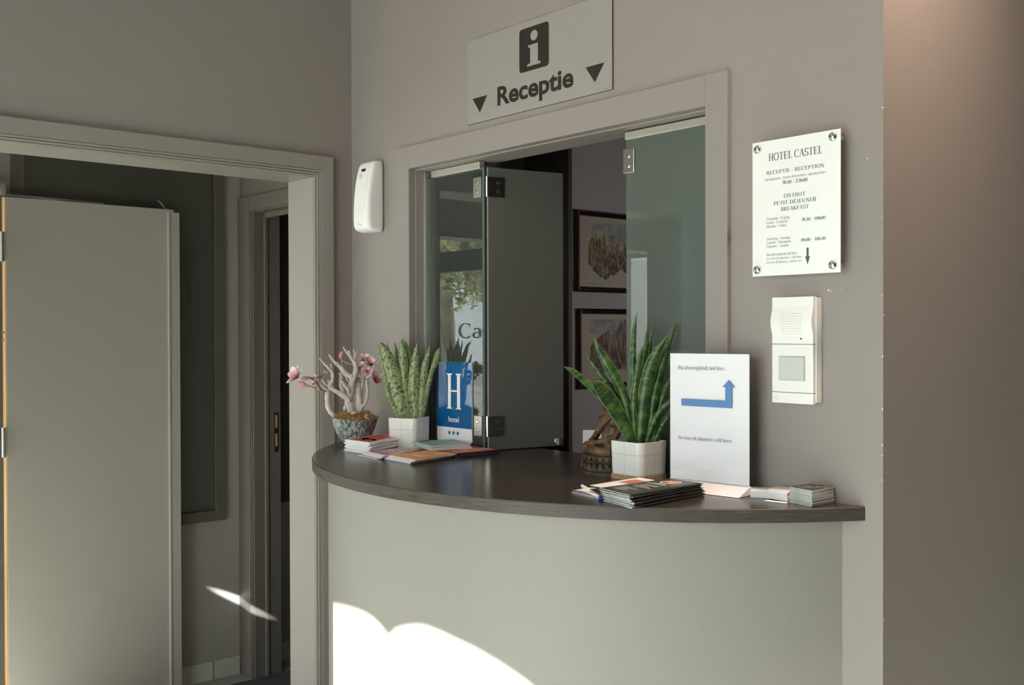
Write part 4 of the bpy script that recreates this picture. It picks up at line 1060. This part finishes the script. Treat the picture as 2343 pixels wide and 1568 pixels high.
for sx in (-1, 1):
    tube(bm, [(sx*.012, .0, H0+.018), (sx*.040, -.018, H0+.018), (sx*.060, -.022, H0+.014), (sx*.066, -.020, H0+.010)], [.020, .019, .016, .011], 12)  # thigh to knee
    tube(bm, [(sx*.060, -.026, H0+.011), (sx*.030, -.046, H0+.011), (-sx*.012, -.048, H0+.013)], [.014, .013, .010], 12)                     # shin
    ell(bm, (-sx*.020, -.046, H0+.017), (.014, .008, .006))                                                                                   # foot
tube(bm, [(-.034, .008, H0+.092), (-.045, .010, H0+.068), (-.043, -.004, H0+.047)], [.012, .011, .009], 12)
tube(bm, [(-.043, -.004, H0+.047), (-.022, -.032, H0+.034), (-.006, -.040, H0+.031)], [.009, .008, .006], 12)
tube(bm, [(.034, .008, H0+.092), (.045, .010, H0+.068), (.043, -.004, H0+.047)], [.012, .011, .009], 12)
tube(bm, [(.043, -.004, H0+.047), (.026, -.030, H0+.036), (.008, -.040, H0+.033)], [.009, .008, .006], 12)
ell(bm, (0, -.042, H0+.031), (.016, .008, .006))            # hands in the lap
fig = obj('body', bm, 'buddha', bu)
rm = fig.modifiers.new('fuse', 'REMESH'); rm.mode = 'VOXEL'; rm.voxel_size = .0022; rm.use_smooth_shade = True
sm = fig.modifiers.new('soft', 'SMOOTH'); sm.iterations = 3; sm.factor = .5
bm = BM()                   # snail-shell curls
for i in range(7):
    ph = .25+i*.2; rr = .0195*math.sin(min(ph+.35, PI/2)) if i < 4 else .0195*math.cos((i-3)*.33)
    nn = max(4, int(rr*900))
    for k in range(nn):
        a = 2*PI*k/nn+i*.4
        p = (rr*math.cos(a), .004+rr*math.sin(a), H0+.128+i*.0058)
        if p[1] < -.008 and i < 2: continue
        ell(bm, p, (.0032, .0032, .0032), 6)
obj('hair_curls', bm, 'buddha', bu, smooth=True)
obj('robe_fold', tube(BM(), [(.030, -.010, H0+.096), (.010, -.016, H0+.080), (-.012, -.014, H0+.060), (-.030, -.006, H0+.045)], [.003, .004, .004, .003], 8), 'buddha', bu, smooth=True)

# ================================================================ TENT STAND
ts = thing('sign_holder', 'clear acrylic sign holder with white notice and blue arrow', 'sign holder', (1.517, -.083, CZ), math.atan2(.026, .208))
# back and front acrylic walls, paper between
obj('paper_sheet', B(.0012, .2078, .0006, .0012, .0205, .3125), 'paper', ts)
bm = BM(); box(bm, -.0012, .2096, -.0022, -.0002, .0195, .3190); box(bm, -.0012, .2096, .0018, .0036, .0195, .3190)
obj('acrylic_wall', bm, 'acryl', ts)
bm = BM(); ring_loft(bm, [[(x, .0035, .020), (x, -.050, .0008), (x, -.047, .0004), (x, .012, .0004), (x, .012, .016)] for x in (-.001, .2098)])
obj('foot', bm, 'paper', ts, bevel=.0006)
F = lambda x, z: (x, -.0026, z-CZ)
bm = BM(); serif(bm, 'Bij afwezigheid, bel hier.', .0239, .1492, 1.3917, .0086, F, .8)
obj('lettering', bm, 'greyink', ts)
bm = BM(); serif(bm, 'In case of absence, call here.', .0245, .1672, 1.2297, .0084, F, .8)
obj('lettering', bm, 'greyink', ts)
bm = BM(); flat(bm, [F(x, z) for x, z in ((.0334,1.3079),(.1661,1.3072),(.1661,1.3541),(.1739,1.3541),(.1579,1.3705),(.1414,1.3541),(.1490,1.3541),(.1490,1.3240),(.0334,1.3239))])
obj('arrow', bm, 'arrowblue', ts)

# ================================================================ LEAFLETS
def lerp(a, b, t): return (a[0]+(b[0]-a[0])*t, a[1]+(b[1]-a[1])*t)
class Quad:
    """corners left, front, right, back on the counter"""
    def __init__(s, l, f, r, b): s.l, s.f, s.r, s.b = l, f, r, b; s.c = ((l[0]+f[0]+r[0]+b[0])/4, (l[1]+f[1]+r[1]+b[1])/4)
    def at(s, u, v):   # u along left->front, v along left->back
        a = lerp(s.l, s.f, u); b = lerp(s.b, s.r, u); p = lerp(a, b, v); return (p[0]-s.c[0], p[1]-s.c[1])
def stack(name, cat, quad, n, th, z0, covers, toplabel, lowlabel, group, prints, jit=.002, fan=(0, 0), bow=0.):
    """n leaflets lying on each other; the top one carries the prints. Returns list (bottom to top)"""
    q = quad
    bm = BM(); K = 6
    def leaflet(top):
        bm = BM(); rows = []
        for lay in (0, 1):
            g = [[bm.verts.new((*q.at(i/K, j/K), (th*.92 if lay else 0)+bow*math.sin(PI*j/K))) for j in range(K+1)] for i in range(K+1)]
            rows.append(g)
        a, b = rows
        for i in range(K):
            for j in range(K):
                bm.faces.new((b[i][j], b[i+1][j], b[i+1][j+1], b[i][j+1])).material_index = 0
                bm.faces.new((a[i][j], a[i][j+1], a[i+1][j+1], a[i+1][j])).material_index = 1
        for i in range(K):
            bm.faces.new((a[i][0], a[i+1][0], b[i+1][0], b[i][0])).material_index = 2 if len(covers) > 2 else 1
            for (p, r, s_, t) in ((a[i][K], b[i][K], b[i+1][K], a[i+1][K]), (a[0][i], b[0][i], b[0][i+1], a[0][i+1]), (a[K][i], a[K][i+1], b[K][i+1], b[K][i])):
                bm.faces.new((p, r, s_, t)).material_index = 1
        for i in range(K): # spine side material
            pass
        return bm
    res = []
    rj = random.Random(hash(name+toplabel) % 1000 if False else len(toplabel)*7+n)
    proto = obj(name, leaflet(False), covers, recalc=True)
    for k in range(n):
        o = proto if k == 0 else proto.copy()
        if k: C.objects.link(o)
        f = (n-1-k)/max(n-1, 1)
        tj = jit if k < n-1 else 0
        o.location = (q.c[0]+rj.uniform(-tj, tj)+fan[0]*f, q.c[1]+rj.uniform(-tj, tj)+fan[1]*f, z0+k*th)
        o.rotation_euler = (0, 0, rj.uniform(-1, 1)*tj*6)
        tag(o, toplabel if k == n-1 else lowlabel, cat, group)
        res.append(o)
    top = res[-1]
    for nm, mt, poly in prints:
        bm = BM()
        for pl in poly:
            flat(bm, [(*q.at(u, v), th*.92+.0003+bow*math.sin(PI*v)) for u, v in pl])
        obj(nm, bm, mt, top)
    return res
def uv_word(q, th, body, u0, u1, v0, v1, matn, parent, turn=0, bold=.03, bow=0.):
    vs, fs = ttf_polys(body, bold); xs = [v[0] for v in vs]; ys = [v[1] for v in vs]
    bm = BM()
    def fn(x, y):
        s_ = (x-min(xs))/(max(xs)-min(xs)); t = (y-min(ys))/(max(ys)-min(ys))
        if turn == 1: s_, t = t, 1-s_
        if turn == 2: s_, t = 1-s_, 1-t
        if turn == 3: s_, t = 1-t, s_
        u, v = u0+(u1-u0)*s_, v0+(v1-v0)*t
        return (*q.at(u, v), th*.92+.0005+bow*math.sin(PI*v))
    put_polys(bm, vs, fs, fn)
    return obj('lettering', bm, matn, parent)
R4 = lambda u0, u1, v0, v1: [(u0, v0), (u1, v0), (u1, v1), (u0, v1)]
# red covered stack
q = Quad((.372, -.262), (.503, -.258), (.398, -.063), (.302, -.083))
st = stack('leaflet', 'leaflet', q, 14, .0025, CZ+.0005, ['paper', 'paper'], 'red covered leaflet on top of the tall white stack by the bowl', 'white folded leaflet within the tall red topped stack', 'red covered leaflet stack',
      [('cover_print', 'red', [R4(.06, .94, .06, .94)]), ('cover_photo', 'flesh', [R4(.2, .9, .18, .40)])], jit=.004, bow=.0)
bm = BM(); rr = random.Random(5)
for i in range(16):
    u = .2+.7*rr.random(); v = .18+.22*rr.random(); flat(bm, [(*q.at(u+.03*math.cos(k), v+.02*math.sin(k)), .0028) for k in range(6)])
obj('cover_picture', bm, 'papercream', st[-1])
# mauve
q = Quad((.525, -.283), (.650, -.300), (.578, -.118), (.516, -.135))
st = stack('brochure', 'brochure', q, 5, .0027, CZ+.0005, ['purple', 'paper'], 'mauve city brochure on top beside the red leaflet stack', 'white edged brochure under the mauve one', 'mauve brochure stack', [('cover_spot', 'navy', [[(.08+.09*math.cos(k*PI/5), .12+.05*math.sin(k*PI/5)) for k in range(10)]])], jit=.004, fan=(-.024, -.010))
uv_word(q, .0027, 'G', .50, .85, .66, .92, 'cream', st[-1], 3); uv_word(q, .0027, 'E', .66, .95, .47, .64, 'cream', st[-1], 3)
uv_word(q, .0027, 'N', .18, .55, .25, .50, 'cream', st[-1], 3); uv_word(q, .0027, 'T', .50, .70, .20, .38, 'cream', st[-1], 3)
# orange
q = Quad((.655, -.288), (.798, -.298), (.748, -.118), (.622, -.128))
st = stack('brochure', 'brochure', q, 4, .0034, CZ+.0005, ['orange', 'paper'], 'orange city brochure on top at the front of the counter', 'brochure below the orange one at the counter front', 'orange brochure stack', [], jit=.004, fan=(-.03, .0))
obj('spine', B(0, 1, 0, 1, 0, 1), 'navy', st[-1])
sp_ = st[-1].children[-1]; d_ = Vector((q.r[0]-q.f[0], q.r[1]-q.f[1], 0)); ang = math.atan2(d_.y, d_.x)
sp_.scale = (d_.length, .0014, .0032); sp_.location = (q.f[0]-q.c[0], q.f[1]-q.c[1], -.0002); sp_.rotation_euler = (0, 0, ang-.0)
uv_word(q, .0034, 'E', .38, .72, .28, .52, 'cream', st[-1], 3); uv_word(q, .0034, 'N', .55, .90, .70, .92, 'cream', st[-1], 3)
uv_word(q, .0034, 'G', .22, .40, .62, .88, 'cream', st[-1], 3); uv_word(q, .0034, 'T', .72, .92, .50, .66, 'cream', st[-1], 3)
# red-orange with dark spines
q = Quad((.585, -.108), (.745, -.112), (.755, .034), (.605, .036))
st = stack('brochure', 'brochure', q, 5, .0027, CZ+.0005, ['redorange', 'navy'], 'red orange city brochure on top of the dark edged stack', 'dark edged brochure under the red orange one', 'red orange brochure stack', [], jit=.0025)
uv_word(q, .0027, 'E', .30, .52, .25, .60, 'cream', st[-1], 3); uv_word(q, .0027, 'N', .52, .92, .62, .92, 'cream', st[-1], 3); uv_word(q, .0027, 'T', .60, .80, .28, .55, 'cream', st[-1], 3)
# teal, lying loosely on the mauve and red ones
q = Quad((.512, -.108), (.655, -.140), (.690, -.020), (.545, .026))
st = stack('brochure', 'brochure', q, 5, .0030, CZ+.0146, ['teal', 'papergrey'], 'teal city brochure on top behind the mauve one', 'loosely open brochure under the teal one', 'teal brochure stack', [('cover_spot', 'navy', [[(.10+.10*math.cos(k*PI/5), .24+.13*math.sin(k*PI/5)) for k in range(10)]])], jit=.004, bow=.001)
uv_word(q, .0030, 'G', .62, .92, .60, .92, 'cream', st[-1], 3, bow=.001); uv_word(q, .0030, 'E', .50, .66, .22, .42, 'cream', st[-1], 3, bow=.001)

# black leaflets at the front
q = Quad((1.560, -.362), (1.668, -.387), (1.654, -.142), (1.563, -.141))
bars = []; rr = random.Random(9)
for i in range(5):
    v = .12+i*.035; bars.append(R4(.2-.05*i*0, .2+.25+.3*rr.random(), v, v+.014))
for i in range(5):
    v = .36+i*.04; a = .22+.1*rr.random(); bars.append(R4(a, a+.25+.35*rr.random(), v, v+.016))
bars += [R4(.15, .75, .60, .63), R4(.25, .65, .645, .665)]
ring = [[(.50+.26*math.cos(k*PI/14), .80+.115*math.sin(k*PI/14)) for k in range(28)]]
food = [[(.50+.22*math.cos(k*PI/14), .80+.095*math.sin(k*PI/14)) for k in range(28)]]
st = stack('leaflet', 'leaflet', q, 20, .00145, CZ+.0005, ['charcoal', 'charedge', 'papergrey'], 'black menu leaflet with food photo on top of the front stack', 'black leaflet within the stack at the front of the counter', 'black leaflet stack', [('text_line', 'papergrey', bars), ('plate_rim', 'papercream', ring)], jit=.004, fan=(.006, .012))
bm = BM(); flat(bm, [(*q.at(u, v), .0145*.1+.0008) for u, v in food[0]]); obj('food_photo', bm, 'flesh', st[-1])
bm = BM()
for i in range(9):
    u = .50+.15*(rr.random()*2-1); v = .80+.06*(rr.random()*2-1); flat(bm, [(*q.at(u+.045*math.cos(k), v+.018*math.sin(k)), .0025) for k in range(6)])
obj('food_highlight', bm, 'papercream', st[-1])
def single(name, label, cat, q, z, th, covers, prints, group=None):
    st = stack(name, cat, q, 1, th, z, covers, label, label, group, prints, jit=0)
    return st[0]
# folded white leaflet, pen, dark and red leaflets beside the black stack
q = Quad((1.432, -.322), (1.540, -.345), (1.524, -.285), (1.424, -.272))
o = thing('leaflet', 'white folded leaflet with yellow mark lying left of the black stack', 'leaflet', (q.c[0], q.c[1], CZ+.0005))
bm = BM()
for lay in range(2):
    pts = [q.at(0, 0), q.at(1, 0), q.at(1, 1), q.at(0, 1)]
    if lay == 0: prism(bm, pts, 0, .0008)
rings = []
for i in range(9):        # rolled fold at the left end, opening to the right
    t = PI/2+PI*i/8
rows = []
for lay, hh in ((0, .0012), (1, .0020)):
    g = [[bm.verts.new((*q.at(i/8, j/2), hh+.0075*math.sin(PI*min(1, (i/8)*1.0+.05))**.7)) for j in range(3)] for i in range(9)]
    rows.append(g)
for g in rows:
    for i in range(8):
        for j in range(2): bm.faces.new((g[i][j], g[i+1][j], g[i+1][j+1], g[i][j+1]))
obj('sheet', bm, 'paper', o)
bm = BM(); flat(bm, [(*q.at(u, v), .0075+.0012) for u, v in R4(.62, .82, .30, .62)]); obj('print_mark', bm, 'yellow', o)
pn = thing('pen', 'blue tipped pen lying across the white leaflet left of the black stack', 'pen', (1.472, -.299, CZ+.0056), math.atan2(-.087, .148))
obj('barrel', tube(BM(), [(-.080, 0, 0), (.078, 0, 0)], .0040, 12), 'paper', pn)
obj('cap', tube(BM(), [(.078, 0, 0), (.088, 0, 0), (.0885, 0, 0)], [.0048, .0048, .0025], 14), 'penblue', pn)
obj('end_plug', tube(BM(), [(-.090, 0, 0), (-.080, 0, 0)], [.0030, .0045], 14), 'penblue', pn)
q = Quad((1.468, -.300), (1.552, -.352), (1.556, -.270), (1.486, -.225))
single('leaflet', 'dark leaflet with gold print under the black stack corner', 'leaflet', q, CZ+.0095, .0012, ['charcoal', 'papergrey'], [('gold_print', 'cork', [R4(.15, .9, .2, .45)]), ('red_print', 'red', [R4(.3, .9, .6, .9)])])
q = Quad((1.492, -.322), (1.556, -.330), (1.558, -.160), (1.482, -.150))
single('leaflet', 'white and red leaflet sticking out behind the black stack', 'leaflet', q, CZ+.0230, .0010, ['paper', 'paper'], [('red_print', 'redorange', [R4(.2, .9, .48, .82)])])
# card stacks on the right
q = Quad((1.738, -.078), (1.790, -.060), (1.735, .018-.026), (1.725, -.005-.020))
q = Quad((1.742, -.080), (1.782, -.060), (1.748, -.004), (1.708, -.024))
stack('card', 'card', q, 5, .0030, CZ+.0005, ['paper', 'paper'], 'blank white card on top of the stack touching the sign holder', 'white card in the low stack touching the sign holder', 'left card stack', [], jit=.0015)
q = Quad((1.776, -.064), (1.832, -.072), (1.812, -.004), (1.758, .000-.004))
stack('card', 'card', q, 6, .0032, CZ+.0015, ['papercream', 'paper'], 'cream card on top of the middle card stack', 'white card in the middle card stack', 'middle card stack', [], jit=.002)
q = Quad((1.790, -.098), (1.840, -.090), (1.838, -.075), (1.788, -.082))
single('card', 'single white card under the front of the middle card stack', 'card', q, CZ+.0004, .0008, ['paper', 'paper'], [])
q = Quad((1.838, -.074), (1.902, -.089), (1.902, -.006), (1.842, -.004))
st = stack('card', 'card', q, 11, .0031, CZ+.0005, ['charcoal', 'papergrey'], 'dark printed card on top of the rightmost card stack', 'pale edged card in the rightmost stack', 'right card stack', [('lime_print', 'lime', [[(.55, .62), (.72, .58), (.75, .66), (.6, .7)], [(.62, .5), (.7, .52), (.66, .6)]]), ('red_print', 'redorange', [R4(.75, .93, .72, .86)]), ('text_line', 'papergrey', [R4(.15, .5, .2, .23), R4(.3, .6, .35, .38), R4(.2, .45, .5, .52), R4(.45, .65, .42, .45)])], jit=.0015)

# ================================================================ OFFICE THINGS
def picture(label, yc, zc, w, h, which):
    t = thing('framed_picture', label, 'picture', (.25, yc, zc))
    f = .021
    bm = BM()
    pr = [(0, .001), (0, .012), (.006, .018), (.012, .019), (.018, .014), (f, .010), (f, .001)]
    rings = []
    for sy, sz in ((-1, -1), (1, -1), (1, 1), (-1, 1), (-1, -1)):
        rings.append([(d_, sy*(w/2-e), sz*(h/2-e)) for e, d_ in pr])
    ring_loft(bm, rings, close=False, cap=False)
    fr = obj('frame', bm, 'frame', t)
    bm = BM()
    for s_ in (-1, 1): tube(bm, [(.0185, s_*(w/2-.010), -h/2+.006), (.0185, s_*(w/2-.010), h/2-.006)], .0042, 10)
    obj('bead', bm, 'framered', fr)
    obj('print', B(.001, .004, -w/2+f-.002, w/2-f+.002, -h/2+f-.002, h/2-f+.002), 'picpaper', t)
    X0 = .0045
    K = lambda u, v: (X0, -w/2+f+u*(w-2*f), -h/2+f+v*(h-2*f))
    def area(nm, mt, polys, lift=0):
        bm = BM()
        for pl in polys: flat(bm, [(X0+lift, *K(u, v)[1:]) for u, v in pl])
        obj(nm, bm, mt, t)
    if which == 0:
        area('sky_wash', 'wash_blue', [[(.14, .74), (.2, .90), (.45, .93), (.75, .92), (.92, .85), (.95, .6), (.8, .55), (.5, .62)]])
        area('town_wash', 'wash_brown', [[(.13, .30), (.13, .62), (.16, .66), (.18, .72), (.2, .66), (.22, .82), (.235, .66), (.27, .72), (.30, .64), (.335, .80), (.36, .62), (.40, .60), (.40, .74), (.43, .76), (.46, .73), (.47, .58), (.52, .66), (.54, .56), (.58, .52), (.60, .66), (.63, .66), (.64, .54), (.72, .6), (.80, .62), (.88, .55), (.88, .36), (.6, .36), (.42, .33), (.30, .28), (.22, .29)]], .0003)
        area('street_wash', 'wash_dark', [[(.17, .30), (.26, .29), (.36, .36), (.44, .40), (.60, .40), (.86, .42), (.90, .30), (.86, .20), (.80, .24), (.74, .19), (.68, .25), (.62, .22), (.56, .27), (.50, .22), (.46, .17), (.42, .19), (.36, .10), (.33, .13), (.28, .15), (.24, .20), (.18, .24)]], .0006)
    else:
        area('sky_wash', 'wash_blue', [[(.12, .72), (.12, .92), (.3, .93), (.55, .92), (.85, .9), (.9, .6), (.5, .75), (.3, .70)]])
        area('town_wash', 'wash_mauve', [[(.13, .30), (.13, .52), (.17, .60), (.24, .66), (.30, .72), (.35, .75), (.36, .80), (.38, .70), (.44, .72), (.50, .80), (.53, .88), (.57, .86), (.58, .95), (.60, .86), (.64, .90), (.67, .78), (.70, .66), (.80, .68), (.90, .60), (.90, .28), (.5, .26), (.2, .25)]], .0003)
        area('water_wash', 'wash_dark', [[(.14, .29), (.88, .28), (.86, .22), (.7, .16), (.5, .19), (.3, .15), (.18, .2)]], .0006)
    bm = BM(); flat(bm, [(X0+.0005, *K(u, v)[1:]) for u, v in R4(.12, .3, .045, .052)]); flat(bm, [(X0+.0005, *K(u, v)[1:]) for u, v in R4(.72, .88, .045, .052)])
    obj('signature', bm, 'wash_dark', t)
    return t
picture('upper dark red framed watercolour print of old towers', 1.075, 1.795, .470, .317, 0)
picture('lower dark red framed watercolour print of a gabled church', 1.085, 1.4155, .470, .313, 1)
# card standing on the desk behind the statue
dk = thing('office_desk', 'dark low office desk surface behind the counter', 'desk', (1.0, .53, 0))
obj('desk_top', B(-.74, .55, -.28, .27, .99, 1.02), 'wenge', dk)
obj('panel', B(-.74, -.70, -.25, .25, 0, .99), 'brown', dk); obj('panel', B(.50, .54, -.25, .25, 0, .99), 'brown', dk)
cs = thing('card_holder', 'small white card in a clear holder standing behind the statue', 'card holder', (.785, .36, 1.02), math.radians(40))
obj('card', B(-.002, .088, -.0008, .0008, .012, .150), 'paper', cs)
bm = BM(); box(bm, -.008, .094, -.012, -.009, .0, .085); box(bm, -.008, .094, .009, .012, 0, .05); box(bm, -.008, .094, -.012, .012, 0, .006)
obj('holder', bm, 'acryl', cs)
F = lambda x, z: (x, -.0012, z)
bm = BM()
for i in range(5): rect(bm, .016+i*.0085, .0225+i*.0085, .118, .124, F)
obj('text_line', bm, 'greyink', cs)
# leaflet rack on the partition seen through the gap of the hatch glass
lr = thing('leaflet_rack', 'black leaflet rack seen through the gap in the hatch glass', 'rack', (.085, .735, 1.0))
bm = BM(); box(bm, -.08, .08, .055, .074, 0, .72); box(bm, -.08, .08, -.03, .055, 0, .02); box(bm, -.08, .08, -.035, -.028, 0, .06); box(bm, -.08, .08, -.01, .05, .30, .31)
obj('rack_body', bm, 'black', lr)
obj('foot_post', B(-.05, .05, .02, .05, -1.0, 0), 'black', lr)
for (nm, lb, z, h, mt, yy) in (('folder', 'magenta folder standing in the black rack', 1.021, .16, 'magenta', -.01), ('leaflet', 'red leaflet standing in the black rack above the folder', 1.311, .30, 'red', .01), ('leaflet', 'orange printed leaflet in front of the red one in the rack', 1.311, .14, 'redorange', -.004)):
    o = obj(nm, B(-.07, .07, 0, .004, 0, h), mt); o.location = (.085, .735+yy, z); tag(o, lb, 'folder' if nm == 'folder' else 'leaflet')

# ================================================================ STREET OUTSIDE
struct('floor_street', B(-40, 40, -45, FY-.25, -.16, -.06), 'street')
bd = thing('building', 'pale building across the street mirrored in the hatch glass', 'building', (-14, -26, -.06))
obj('wall', B(-16, 30, -3, 0, 0, 4.2), 'render', bd)
for i in range(12):
    obj('window', B(-14+i*3.4, -12.2+i*3.4, -.01, .05, .8, 2.9), 'shopdark', bd)
def tree(label, x, y, h, R, seed):
    t = thing('street_tree', label, 'tree', (x, y, -.06), group=None)
    rr = random.Random(seed)
    obj('trunk', tube(BM(), [(0, 0, 0), (.05, 0, h*.35), (-.05, .05, h*.6), (.1, 0, h*.85)], [.22, .18, .15, .08], 10), 'trunk', t, smooth=True)
    bm = BM()
    for k in range(4200):
        v = Vector((rr.gauss(0, 1), rr.gauss(0, 1), rr.gauss(0, 1))).normalized()*R*rr.random()**.45
        p = Vector((v.x, v.y, h*.78+v.z*.8))
        if p.z < 2.0: continue
        a = Vector((rr.uniform(-1, 1), rr.uniform(-1, 1), rr.uniform(-.6, .6))).normalized()*rr.uniform(.05, .11)
        b = a.cross(Vector((rr.uniform(-1, 1), rr.uniform(-1, 1), rr.uniform(-1, 1)))).normalized()*rr.uniform(.04, .08)
        flat(bm, [p-a, p+b, p+a, p-b])
    o = obj('crown', bm, 'foliage', t, recalc=False)
for i, (x, y, h, R) in enumerate(((-8.8, -8.4, 4.4, 2.0), (-13.6, -10.6, 5.0, 2.4), (-8.2, -13.6, 5.2, 2.5), (-17.5, -15.5, 5.5, 2.8))):
    tree('leafy plane tree in the street, ' + ('nearest the window', 'second along the kerb', 'behind the nearest one', 'farthest left')[i], x, y, h, R, i+3)
# unseen scalloped blocker added to shape the sun patch on the counter
aw = thing('awning', 'beige scalloped awning over the lobby window outside', 'awning', (0, FY-.25, .131))
xs = []; x = .50
edge = [(.50,2.585),(.577,2.591),(.68,2.600),(.79,2.605),(.90,2.605),(.967,2.590),(1.006,2.574),(1.043,2.5985),(1.125,2.625),(1.183,2.6275),(1.248,2.622),(1.308,2.615),(1.362,2.603),(1.413,2.587),(1.45,2.570),(1.5,2.55),(1.6,2.52),(1.75,2.50),(2.0,2.49),(2.3,2.50),(2.6,2.52),(2.9,2.50),(3.4,2.52),(3.9,2.5)]
edge = smooth_path(edge, 4)
aw2 = thing('awning', 'plain beige awning over the hall entrance outside', 'awning', (-.6, FY-.25, 0))  # unseen blocker added to cut the sun reaching the hall floor
obj('valance', B(-.6, .55, -.045, -.03, 1.95, 2.6), 'awningcloth', aw2)
obj('canopy', B(-.6, .55, -.06, 0, 2.6, 2.66), 'awningcloth', aw2)
bm = BM()
lo = [bm.verts.new((x, -.03, z)) for x, z in edge]; hi = [bm.verts.new((x, -.03, 3.1)) for x, z in edge]
lo2 = [bm.verts.new((x, -.045, z)) for x, z in edge]; hi2 = [bm.verts.new((x, -.045, 3.1)) for x, z in edge]
for i in range(len(edge)-1):
    bm.faces.new((lo[i], lo[i+1], hi[i+1], hi[i])); bm.faces.new((lo2[i], hi2[i], hi2[i+1], lo2[i+1])); bm.faces.new((lo[i], lo2[i], lo2[i+1], lo[i+1]))
obj('valance', bm, 'awningcloth', aw)
obj('canopy', B(.45, 3.9, -.06, 0, 3.05, 3.12), 'awningcloth', aw)

# ================================================================ LIGHT, CAMERA
w = bpy.data.worlds.new('World'); SC.world = w; w.use_nodes = True
nt = w.node_tree; bg = nt.nodes['Background']
bg.inputs[0].default_value = (.93, .985, 1.02, 1); bg.inputs[1].default_value = 6.6
def sun():
    l = bpy.data.lights.new('sun', 'SUN'); l.energy = 22; l.angle = .0045; l.color = (1, .97, .90)
    o = bpy.data.objects.new('sun', l); C.objects.link(o); o.rotation_euler = (math.radians(65), 0, 0)
sun()
def area(name, loc, target, sx, sy, e, col, spread=180):
    l = bpy.data.lights.new(name, 'AREA'); l.shape = 'RECTANGLE'; l.size = sx; l.size_y = sy; l.energy = e; l.color = col; l.spread = math.radians(spread)
    o = bpy.data.objects.new(name, l); C.objects.link(o); o.location = loc
    o.rotation_euler = (Vector(target)-Vector(loc)).to_track_quat('-Z', 'Y').to_euler()
    return l
for nm, x0, x1 in (('portal_lobby', W1a, W1b), ('portal_hall', -1.07, -.16), ('portal_side', L1a, L1b)):
    l = area(nm, ((x0+x1)/2, FY-.35, 1.4), ((x0+x1)/2, 0, 1.4), x1-x0, 2.6, 1, (1, 1, 1)); l.cycles.is_portal = True
# warm ceiling lamps of the lobby
area('ceiling_lamp', (2.28, .0, CE-.03), (2.04, .10, 1.2), .12, .12, 9.2, (1, .74, .56), 110)
area('ceiling_lamp_lobby', (1.0, -1.3, CE-.03), (1.1, -.2, 1.9), .2, .2, 2.2, (1, .60, .36), 120)
area('lamp_office', (1.72, 1.7, 1.55), (.3, 1.0, 1.35), .4, .4, 2.6, (1, .93, .90))  # unseen fill added to light the office wall and its pictures
# added spot lamp standing in for a light streak reflected into the hall
sl = bpy.data.lights.new('glint', 'SPOT'); sl.energy = 2000; sl.spot_size = math.radians(5.2); sl.spot_blend = .9; sl.shadow_soft_size = .004; sl.color = (.95, 1, .97)
so = bpy.data.objects.new('glint', sl); C.objects.link(so)
so_p = Vector((2.3, -2.0, .95)); zz = (so_p-Vector((-1.03, .085, .312))).normalized()
xx = Vector((.118, .224, -.142)); xx = (xx-zz*xx.dot(zz)).normalized(); yy = zz.cross(xx)
so.matrix_world = Matrix.Translation(so_p) @ Matrix((xx, yy, zz)).transposed().to_4x4() @ Matrix.Diagonal((1, .115, 1, 1))

cam = bpy.data.cameras.new('Camera'); co_ = bpy.data.objects.new('Camera', cam); C.objects.link(co_)
yaw, pitch, roll = .857846, -.0088182, -.00264613
f = Vector((-math.sin(yaw)*math.cos(pitch), math.cos(yaw)*math.cos(pitch), math.sin(pitch)))
r = Vector((math.cos(yaw), math.sin(yaw), 0)); u = r.cross(f)
r2 = r*math.cos(roll)+u*math.sin(roll); u2 = -r*math.sin(roll)+u*math.cos(roll)
co_.matrix_world = Matrix(((r2.x, u2.x, -f.x, 3.10), (r2.y, u2.y, -f.y, -1.94), (r2.z, u2.z, -f.z, 1.476), (0, 0, 0, 1)))
cam.sensor_fit = 'HORIZONTAL'; cam.sensor_width = 36; cam.lens = 2356/2343*36; cam.clip_start = .05; cam.clip_end = 200
SC.camera = co_
SC.view_settings.view_transform = 'Standard'; SC.view_settings.look = 'None'; SC.view_settings.gamma = 1; SC.view_settings.exposure = .35
SC.view_settings.use_curve_mapping = False
SC.cycles.max_bounces = 8; SC.cycles.diffuse_bounces = 5; SC.cycles.transparent_max_bounces = 14
SC.cycles.adaptive_threshold = .02
